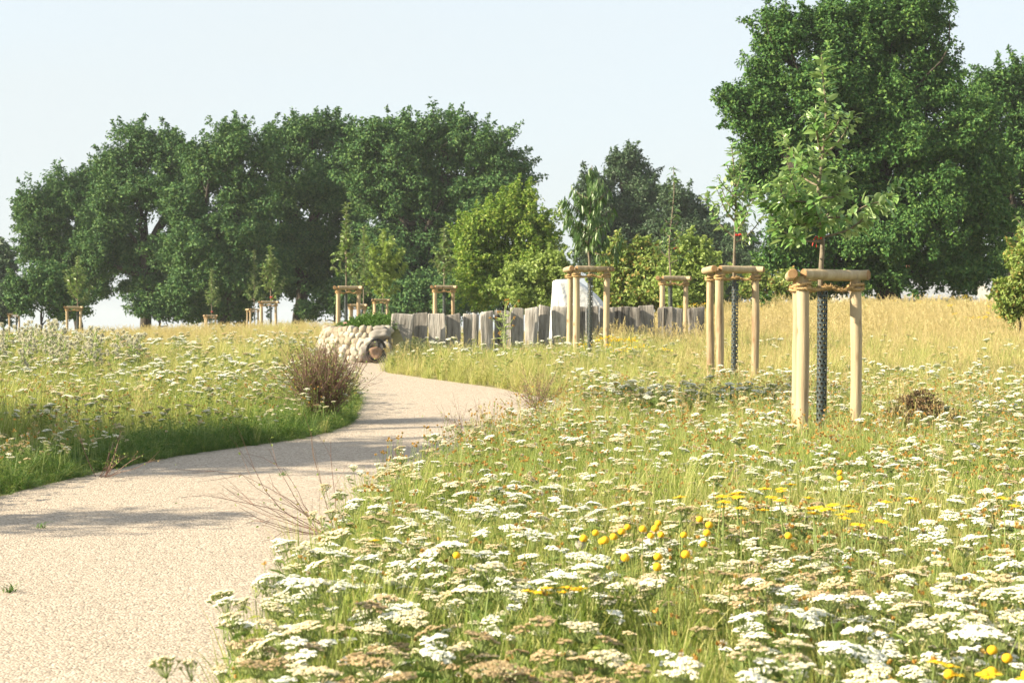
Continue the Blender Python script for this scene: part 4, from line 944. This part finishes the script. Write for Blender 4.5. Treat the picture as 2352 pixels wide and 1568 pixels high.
def field(y0, y1, dens, margin=1.4):
    """random points over the part of the meadow the camera side can see, y0..y1 metres away"""
    w = .34*y1+margin; n = rs.poisson(dens*(y1-y0)*2*w); x = rs.uniform(-w, w, n); y = rs.uniform(y0, y1, n)
    k = np.abs(x) < .34*y+margin; x, y = x[k], y[k]; k = ~onpath(x, y); return x[k], y[k]
def left(x, y): return (x < np.interp(y, [p[1] for p in PL], [p[0] for p in PL])) & (y < 25.5)
def dryness(x, y):
    d = .48+.0*y; L = left(x, y)
    d = d+.34*sst((y-13)/9)*(~L)-.22*(~L)*(y < 25.5)*sst((y-17)/3)*sst((2.5-x)/1.5)
    d = np.where(L, .16+.52*sst((y-13.2-.25*(x+4))/5), d)
    d = np.where((y > 25.5) & (x < 1), .62, d)
    d = d+(vnoise(x, y, 1.1, 11)-.5)*.45+(vnoise(x, y, .4, 13)-.5)*.30+(vnoise(x, y, 3.5, 12)-.5)*.35
    edge = pdist(x, y); d = np.where(L & (edge < .9) & (y < 17), d*.4, d)
    return np.clip(d, -.1, 1.05)
def rots(n, tilt): return np.stack([rs.randn(n)*tilt, rs.randn(n)*tilt, rs.rand(n)*6.283], 1)

GT = proto_col('grass_tuft', [grass_tuft(1, 52, .34, .07, .5).mesh('g', M['grass']), grass_tuft(2, 52, .30, .08, .8).mesh('g', M['grass']), grass_tuft(3, 44, .41, .06, .35, .0018).mesh('g', M['grass']),
                              grass_tuft(4, 60, .24, .09, 1.0, .0020).mesh('g', M['grass']), herb(5).mesh('g', M['grass']), herb(6).mesh('g', M['grass'])])
gxs, gys = [], []
for y0, y1, dn in ((2.6, 7, 170), (7, 12, 130), (12, 18, 90), (18, 27, 62), (27, 40, 34), (40, 62, 14)):
    a_, b_ = field(y0, y1, dn); gxs.append(a_); gys.append(b_)
x = np.concatenate(gxs); y = np.concatenate(gys); ed = pdist(x, y)
dr = dryness(x, y)
sc = rs.uniform(.65, 1.15, len(x))*np.interp(y, [5, 18, 28, 50], [.85, .9, 1.25, 1.7])*np.where(left(x, y), np.interp(ed, [0, .3, 1.2], [.2, .42, 1]), np.interp(ed, [0, .06, .3], [.35, .5, 1]))
sc *= np.where(left(x, y) & (y < 18), .62+.85*vnoise(x, y, .45, 61), .8+.35*vnoise(x, y, .6, 62))*np.where((y > 24) & (x < 1.2), .6, 1)*np.where((~left(x, y)) & (y < 9), 1.18, 1)
idx = rs.randint(0, 4, len(x)); herbm = rs.rand(len(x)) < np.where(left(x, y), .34, .14); idx[herbm & (y < 22)] = rs.randint(4, 6, (herbm & (y < 22)).sum())
scatter('grass', 'long green to straw-coloured grass of the meadow', 'grass', GT, x, y, rots(len(x), .12), sc, idx, 'dry', dr)
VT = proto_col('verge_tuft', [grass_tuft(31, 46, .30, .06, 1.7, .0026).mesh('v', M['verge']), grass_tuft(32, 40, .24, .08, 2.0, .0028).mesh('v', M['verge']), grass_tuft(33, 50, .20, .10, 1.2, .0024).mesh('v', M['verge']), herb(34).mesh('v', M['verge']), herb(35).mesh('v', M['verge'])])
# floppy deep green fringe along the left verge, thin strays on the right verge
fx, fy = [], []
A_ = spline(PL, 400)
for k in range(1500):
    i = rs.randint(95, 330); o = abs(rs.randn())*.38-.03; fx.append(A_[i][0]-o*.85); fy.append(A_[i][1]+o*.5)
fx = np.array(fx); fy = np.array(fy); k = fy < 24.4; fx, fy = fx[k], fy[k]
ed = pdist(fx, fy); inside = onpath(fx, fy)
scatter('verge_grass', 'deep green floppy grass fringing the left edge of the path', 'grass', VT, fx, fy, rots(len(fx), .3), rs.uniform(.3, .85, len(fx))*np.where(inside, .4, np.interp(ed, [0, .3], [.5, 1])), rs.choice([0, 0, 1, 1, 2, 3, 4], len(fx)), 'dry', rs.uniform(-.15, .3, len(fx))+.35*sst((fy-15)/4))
# seeding straw grass
ST = proto_col('straw_grass', [stalks(11, 9, .52, .08, True).mesh('s', M['straw']), stalks(12, 9, .48, .09, False).mesh('s', M['straw']), stalks(13, 7, .60, .07, True).mesh('s', M['straw']), stalks(14, 3, .5, .05, True).mesh('s', M['straw'])])
xs_, ys_ = [], []
for y0, y1, dn in ((3, 9, 20), (9, 14, 20), (14, 20, 22), (20, 28, 42), (28, 42, 46), (42, 60, 26)):
    a_, b_ = field(y0, y1, dn); pr = np.clip(dryness(a_, b_)*1.25-.15, .15, 1)*np.where((b_ < 25.5) & (a_ < 2), .35, 1); k = rs.rand(len(a_)) < pr; xs_.append(a_[k]); ys_.append(b_[k])
x = np.concatenate(xs_); y = np.concatenate(ys_); idx = np.where(y < 12, 3, rs.randint(0, 4, len(x)))
scatter('straw_grass', 'dry golden seeding grass on the bank and among the flowers', 'grass', ST, x, y, rots(len(x), .1), rs.uniform(.7, 1.1, len(x))*np.interp(y, [8, 20, 30, 50], [.75, .8, 1.1, 1.25])*np.where(left(x, y), .8, 1)*np.where((y > 24) & (x < 1.2), .55, 1)*np.where((y < 25) & (y > 16) & (x > -3), .8, 1), idx, 'dry', np.ones(len(x)))
# small orange-brown seed heads
HK = proto_col('seed_head', [hawk(21+k, 5).mesh('h', [M['stem'], M['bud'], M['fluff']]) for k in range(4)])
xs_, ys_ = [], []
for y0, y1, dn in ((2.8, 7, 30), (7, 12, 34), (12, 17, 22)):
    a_, b_ = field(y0, y1, dn); k = rs.rand(len(a_)) < np.where(left(a_, b_), .5, .30+1.1*vnoise(a_, b_, 1.2, 31)*(a_ > -.4)); xs_.append(a_[k]); ys_.append(b_[k])
x = np.concatenate(xs_); y = np.concatenate(ys_)
scatter('seed_heads', 'small orange-brown seed heads scattered through the near meadow', 'seed heads', HK, x, y, rots(len(x), .08), rs.uniform(.75, 1.1, len(x)), rs.randint(0, 4, len(x)), 'dry', np.zeros(len(x)))
# yarrow
xs_, ys_ = [], []
for y0, y1, dn in ((2.8, 5.2, 160), (5.2, 6.4, 135), (6.4, 7.5, 120), (7.5, 12, 90), (12, 18, 52), (18, 26, 26), (26, 36, 7)):
    a_, b_ = field(y0, y1, dn); L = left(a_, b_)
    nz = .62*vnoise(a_, b_, .42, 41)+.38*vnoise(a_, b_, 1.9, 42)
    pr = sst((nz-.22)/.42)
    pr = pr*np.where(L, np.where(b_ < 14, 1.6, .72), 1.0)*np.where((b_ > 18) & (~L), .55, 1)*np.where((a_ > 2.2) & (b_ > 19), .35, 1)
    pr = np.where((np.abs(a_-1.75) < .95) & (np.abs(b_-14.9-.25*(a_-1.7)) < .45), 1.0, pr)
    k = rs.rand(len(a_)) < pr; xs_.append(a_[k]); ys_.append(b_[k])
for cx_, cy_, rx_, ry_, k in ((1.12, 15.1, .34, .3, 60), (2.05, 14.75, .6, .22, 60)):       # the dense pale drifts before the second frame
    a_, b_ = rs.randn(k)*rx_*.75+cx_, rs.randn(k)*ry_*.9+cy_; xs_.append(a_); ys_.append(b_)
x = np.concatenate(xs_); y = np.concatenate(ys_); n = len(x)
tn = np.clip((vnoise(x, y, .9, 51)-.5)*1.1+.10+rs.rand(n)**1.5*.72-.04, 0, .85); tn[rs.rand(n) < .25] *= .15
sc = rs.uniform(.70, 1.12, n)*np.interp(y, [4, 5.5, 8, 13, 20], [1.08, .98, .80, .78, .9])*np.where(rs.rand(n) < .05, 1.15, 1); ed = pdist(x, y); sc *= np.where(left(x, y), np.interp(ed, [0, .7], [.72, 1]), np.interp(ed, [0, .25], [.72, 1])); sc = np.where((np.abs(x-1.75) < .95) & (np.abs(y-14.9) < .6), sc*1.06, sc)
sc *= np.where(left(x, y), np.where(y < 14, 1.0, 1.12), 1); tn = np.where(left(x, y) & (y < 14.5), np.clip(tn+.12, 0, .85), tn)
rt = rots(n, .14); pk = rs.randint(0, 7, n)
zt = gz(x, y)+.4*sc
px_ = CX+FPX*x/y; py_ = HOR-FPX*(zt-CAMH)/y
vis = (px_ > 5) & (px_ < 2347) & (py_ < 1560) & (py_ > 0)
order = np.argsort(np.where(vis, y, 1e9))[:300]
near = np.zeros(n, bool); near[order] = True
YLAB = ['white flat-topped yarrow in full flower in the foreground meadow', 'cream flat-topped yarrow fading in the foreground meadow', 'tan dried flat-topped yarrow in the foreground meadow']
def put_yarrow(x_, y_, s_, r_, k_, t_, lab=None):
    t_ = float(t_); c_ = 0 if t_ < .16 else 1 if t_ < .38 else 2
    root = empty('yarrow', (x_, y_, float(gz(x_, y_))), lab or YLAB[c_], 'yarrow', 'yarrow flowers nearest in the foreground meadow'); root.rotation_euler = r_; root.scale = (s_,)*3
    st, hs = YP[k_][:2]
    o = bpy.data.objects.new('stem', st); COL.objects.link(o); o.parent = root
    for h in hs:
        o = bpy.data.objects.new('flower_head', h); COL.objects.link(o); o.parent = root; o['tan'] = t_
for i in np.nonzero(near)[0]: put_yarrow(float(x[i]), float(y[i]), float(sc[i]), tuple(rt[i]), int(pk[i]), tn[i])
YC = proto_col('yarrow', [p_[2] for p_ in YP]); f = ~near
scatter('yarrow_flowers', 'countless white and cream yarrow flowers spread over the meadow', 'yarrow flowers', YC, x[f], y[f], rt[f], sc[f], pk[f], 'tan', tn[f])

# yellow daisies and their petal-less button heads, each a plant of its own
def daisy_protos():
    out = []
    for k in range(3):
        q = np.random.RandomState(70+k); st, pt, dc = MB(), MB(), MB(); e = np.array([q.uniform(-.03, .03), q.uniform(-.03, .03), .42])
        st.tube(spline([(0, 0, 0), (e[0]*.2, e[1]*.3, .2), tuple(e)], 7), .0018, 4, 0)
        n = 12; z = q.uniform(.05, .33, n); an = q.rand(n)*6.28; st.leaves(np.stack([z*0, z*0, z], 1), np.stack([np.cos(an), np.sin(an), np.full(n, .6)], 1), unit(q.randn(n, 3)*.3+[0, 0, 1]), .04, .008, 1)
        n = 20; an = np.arange(n)/n*6.283; D = np.stack([np.cos(an), np.sin(an), q.uniform(-.05, .15, n)], 1); pt.leaves(np.tile(e, (n, 1))+D*.004, D, np.tile([[0, 0, 1.]], (n, 1)), .020, .0065, fine=True, curl=.12)
        dome = lambda mb, r, h, n1=10, n2=4: mb.add(np.concatenate([np.stack([e[0]+r*math.cos(t)*np.cos(np.arange(n1)/n1*6.283), e[1]+r*math.cos(t)*np.sin(np.arange(n1)/n1*6.283), np.full(n1, e[2]+h*math.sin(t))], 1) for t in np.linspace(-.9, 1.45, n2+2)]),
                [np.array([(a*n1+b, a*n1+(b+1) % n1, (a+1)*n1+(b+1) % n1, (a+1)*n1+b) for a in range(n2+1) for b in range(n1)]), np.arange((n2+1)*n1, (n2+2)*n1)[None]])
        dome(dc, .008, .005)
        bt = MB(); dome(bt, .0125, .0125)
        out.append((st.mesh('daisy_stem', [M['stem'], M['feather']]), pt.mesh('daisy_petals', M['yellow']), dc.mesh('daisy_disc', M['disc']), bt.mesh('daisy_button', M['disc'])))
    return out
DP = daisy_protos()
def daisy(px, py, kind, lab, grp, h=.42):
    """stands where its head shows at px, py for its height"""
    s_ = h/.42; Y = 8.0
    for _ in range(12):
        Y = (CAMH-h-float(gz(X(px, Y), Y)))*FPX/(py-HOR)
    bx = X(px, Y); root = empty('yellow_daisy' if kind else 'yellow_button_flower', (bx, Y, float(gz(bx, Y))), lab, 'daisy' if kind else 'button flower', grp); root.scale = (s_*1.12, s_*1.12, s_); root.rotation_euler = (abs(rs.randn())*.10, rs.randn()*.05, rs.rand()*6.28)
    p_ = DP[rs.randint(3)]
    for nm, me in (('stem', p_[0]),)+((('petals', p_[1]), ('flower_disc', p_[2])) if kind else (('flower_head', p_[3]),)):
        o = bpy.data.objects.new(nm, me); COL.objects.link(o); o.parent = root
L1, G1 = 'yellow daisy in the loose drift before the nearest stake frame', 'yellow daisies before the nearest stake frame'
L2, G2 = 'yellow petal-less button flower in the middle of the right meadow', 'yellow button flowers mid meadow'
L3, G3 = 'yellow daisy in the small clump at the bottom centre of the meadow', 'yellow daisies bottom centre'
L4, G4 = 'yellow petal-less button flower in the bottom right corner', 'yellow button flowers bottom right'
L5, G5 = 'yellow daisy in the bottom right corner', 'yellow daisies bottom right'
for px, py in [(1640, 1140), (1690, 1132), (1700, 1137), (1712, 1140), (1720, 1134), (1635, 1145), (1663, 1150), (1573, 1142), (1780, 1122), (1795, 1128), (1765, 1136), (1810, 1144), (1820, 1140), (1870, 1165), (1885, 1168), (1900, 1160), (1915, 1157), (1925, 1165), (1935, 1163), (1880, 1180), (1940, 1183), (1920, 1190), (1965, 1190), (1970, 1200), (1950, 1172), (2085, 1145), (1700, 1165), (1660, 1165), (1745, 1172), (2040, 1152), (2310, 1145), (2330, 1160), (1800, 1112), (1830, 1120)]: daisy(px, py, 1, L1, G1, rs.uniform(.44, .50))
for px, py in [(1390, 1222), (1398, 1245), (1370, 1240), (1425, 1232), (1455, 1215), (1462, 1210), (1452, 1222), (1352, 1235), (1523, 1200), (1525, 1212), (1523, 1228), (1548, 1228), (1575, 1272), (1612, 1205), (1630, 1250), (1645, 1190), (1455, 1275), (1400, 1280), (1515, 1295), (1043, 1273), (1758, 1225), (1640, 1225), (1490, 1232), (1925, 1085), (1895, 1095)]: daisy(px, py, 0, L2, G2, rs.uniform(.40, .47))
for px, py in [(1230, 1358), (1242, 1352), (1255, 1360), (1285, 1350), (1297, 1345), (1305, 1352), (1290, 1362), (1325, 1350), (1212, 1360), (865, 1240)]: daisy(px, py, 1, L3, G3, rs.uniform(.37, .43))
for px, py in [(2300, 1490), (2325, 1512), (2328, 1538), (2275, 1545), (2215, 1552), (2340, 1548)]: daisy(px, py, 0, L4, G4, .42)
for px, py in [(2105, 1515), (2120, 1522), (2250, 1540), (2270, 1548), (2310, 1548), (2235, 1555)]: daisy(px, py, 1, L5, G5, .42)
# ragwort far away
def ragwort(px, Y, n, r, h, label):
    bx = X(px, Y); root = empty('ragwort', (bx, Y, float(gz(bx, Y))), label, 'wildflower'); st, fl = MB(), MB()
    for k in range(n):
        e = np.array([rs.randn()*r, rs.randn()*r*.6, h*rs.uniform(.75, 1.1)]); st.tube([(e[0]*.6, e[1]*.6, 0), tuple(e*[.9, .9, .6]), tuple(e)], .003, 3)
        m_ = 16; P = e+rs.randn(m_, 3)*[.045, .045, .012]; fl.leaves(P, unit(rs.randn(m_, 3)*[1, 1, .3]), unit(rs.randn(m_, 3)*.3+[0, 0, 1]), .028, .02)
        m_ = 8; zz = rs.rand(m_)*.8; st.leaves(e*[.7, .7, 0]+np.stack([zz*0, zz*0, zz*e[2]], 1), unit(rs.randn(m_, 3)), unit(rs.randn(m_, 3)+[0, 0, 1]), .07, .02)
    st.build('stem', M['stem'], root); fl.build('flower_head', M['yellow'], root)
ragwort(1430, 21.0, 16, .20, .50, 'yellow ragwort clump at the foot of the frame before the white cover')
ragwort(2300, 30, 20, .5, .75, 'yellow ragwort clump in the dry grass at the right edge')
ragwort(1640, 40, 14, .6, .7, 'sparse yellow ragwort beyond the right end of the plank fence')
ragwort(2150, 44, 16, .8, .75, 'sparse yellow ragwort below the huge oak')
# one dandelion clock
dY = 6.35; dx = X(1333, dY); dh = CAMH+(HOR-1250)/FPX*dY-float(gz(dx, dY))
root = empty('dandelion_clock', (dx, dY, float(gz(dx, dY))), 'single round white dandelion clock among the yellow buttons', 'dandelion')
st, fl = MB(), MB(); st.tube([(0, 0, 0), (.01, 0, dh*.5), (0, 0, dh)], .002, 5); n = 420; D = unit(rs.randn(n, 3))
fl.leaves(np.tile([[0, 0, dh]], (n, 1)), D, unit(rs.randn(n, 3)), .021, .0012); fl.leaves(np.tile([[0, 0, dh]], (n, 1))+D*.019, np.cross(D, rs.randn(n, 3)), D, .008, .006)
st.build('stem', M['stem'], root); fl.build('seed_head', M['fluff'], root)
# brown dead clump right of the nearest stakes
dY = 13.2; bx = X(2110, dY); root = empty('dead_plant_clump', (bx, dY, float(gz(bx, dY))), 'brown mound of dead flower stalks right of the nearest stake frame', 'dead plant'); st, fl = MB(), MB()
for k in range(150):
    a_ = rs.rand()*6.28; r_ = math.sqrt(rs.rand()); e = np.array([math.cos(a_)*r_*.30, math.sin(a_)*r_*.25, .40*(1-.55*r_*r_)*rs.uniform(.8, 1.1)]); st.tube([(e[0]*.4, e[1]*.4, 0), tuple(e*[.8, .8, .6]), tuple(e)], .0025, 3)
    m_ = 22; fl.leaves(e+rs.randn(m_, 3)*[.022, .022, .006], unit(rs.randn(m_, 3)*.5+[0, 0, 1]), unit(rs.randn(m_, 3)), .014, .012)
st.build('stem', M['twig'], root); M['deadhead'] = leafmat('dead_floret', [(0, (.12, .07, .035)), (1, (.28, .19, .10))], trans=.1); fl.build('seed_head', M['deadhead'], root)
# tufts on the path
for px, py, lab in ((22, 1364, 'small green weed tuft growing in the gravel at the left edge'), (650, 1095, 'tiny grass tuft in the gravel near the left verge'), (95, 1216, 'tiny green weed in the gravel by the shadow stripe')):
    Y = 1.4*FPX/(py-612); bx = X(px, Y)
    tag(grass_tuft(int(px), 26 if px < 50 else 14, .05, .03, 1.6, .003).build('weed', M['green'], None, (bx, Y, float(gz(bx, Y))+.008)), lab, 'weed')
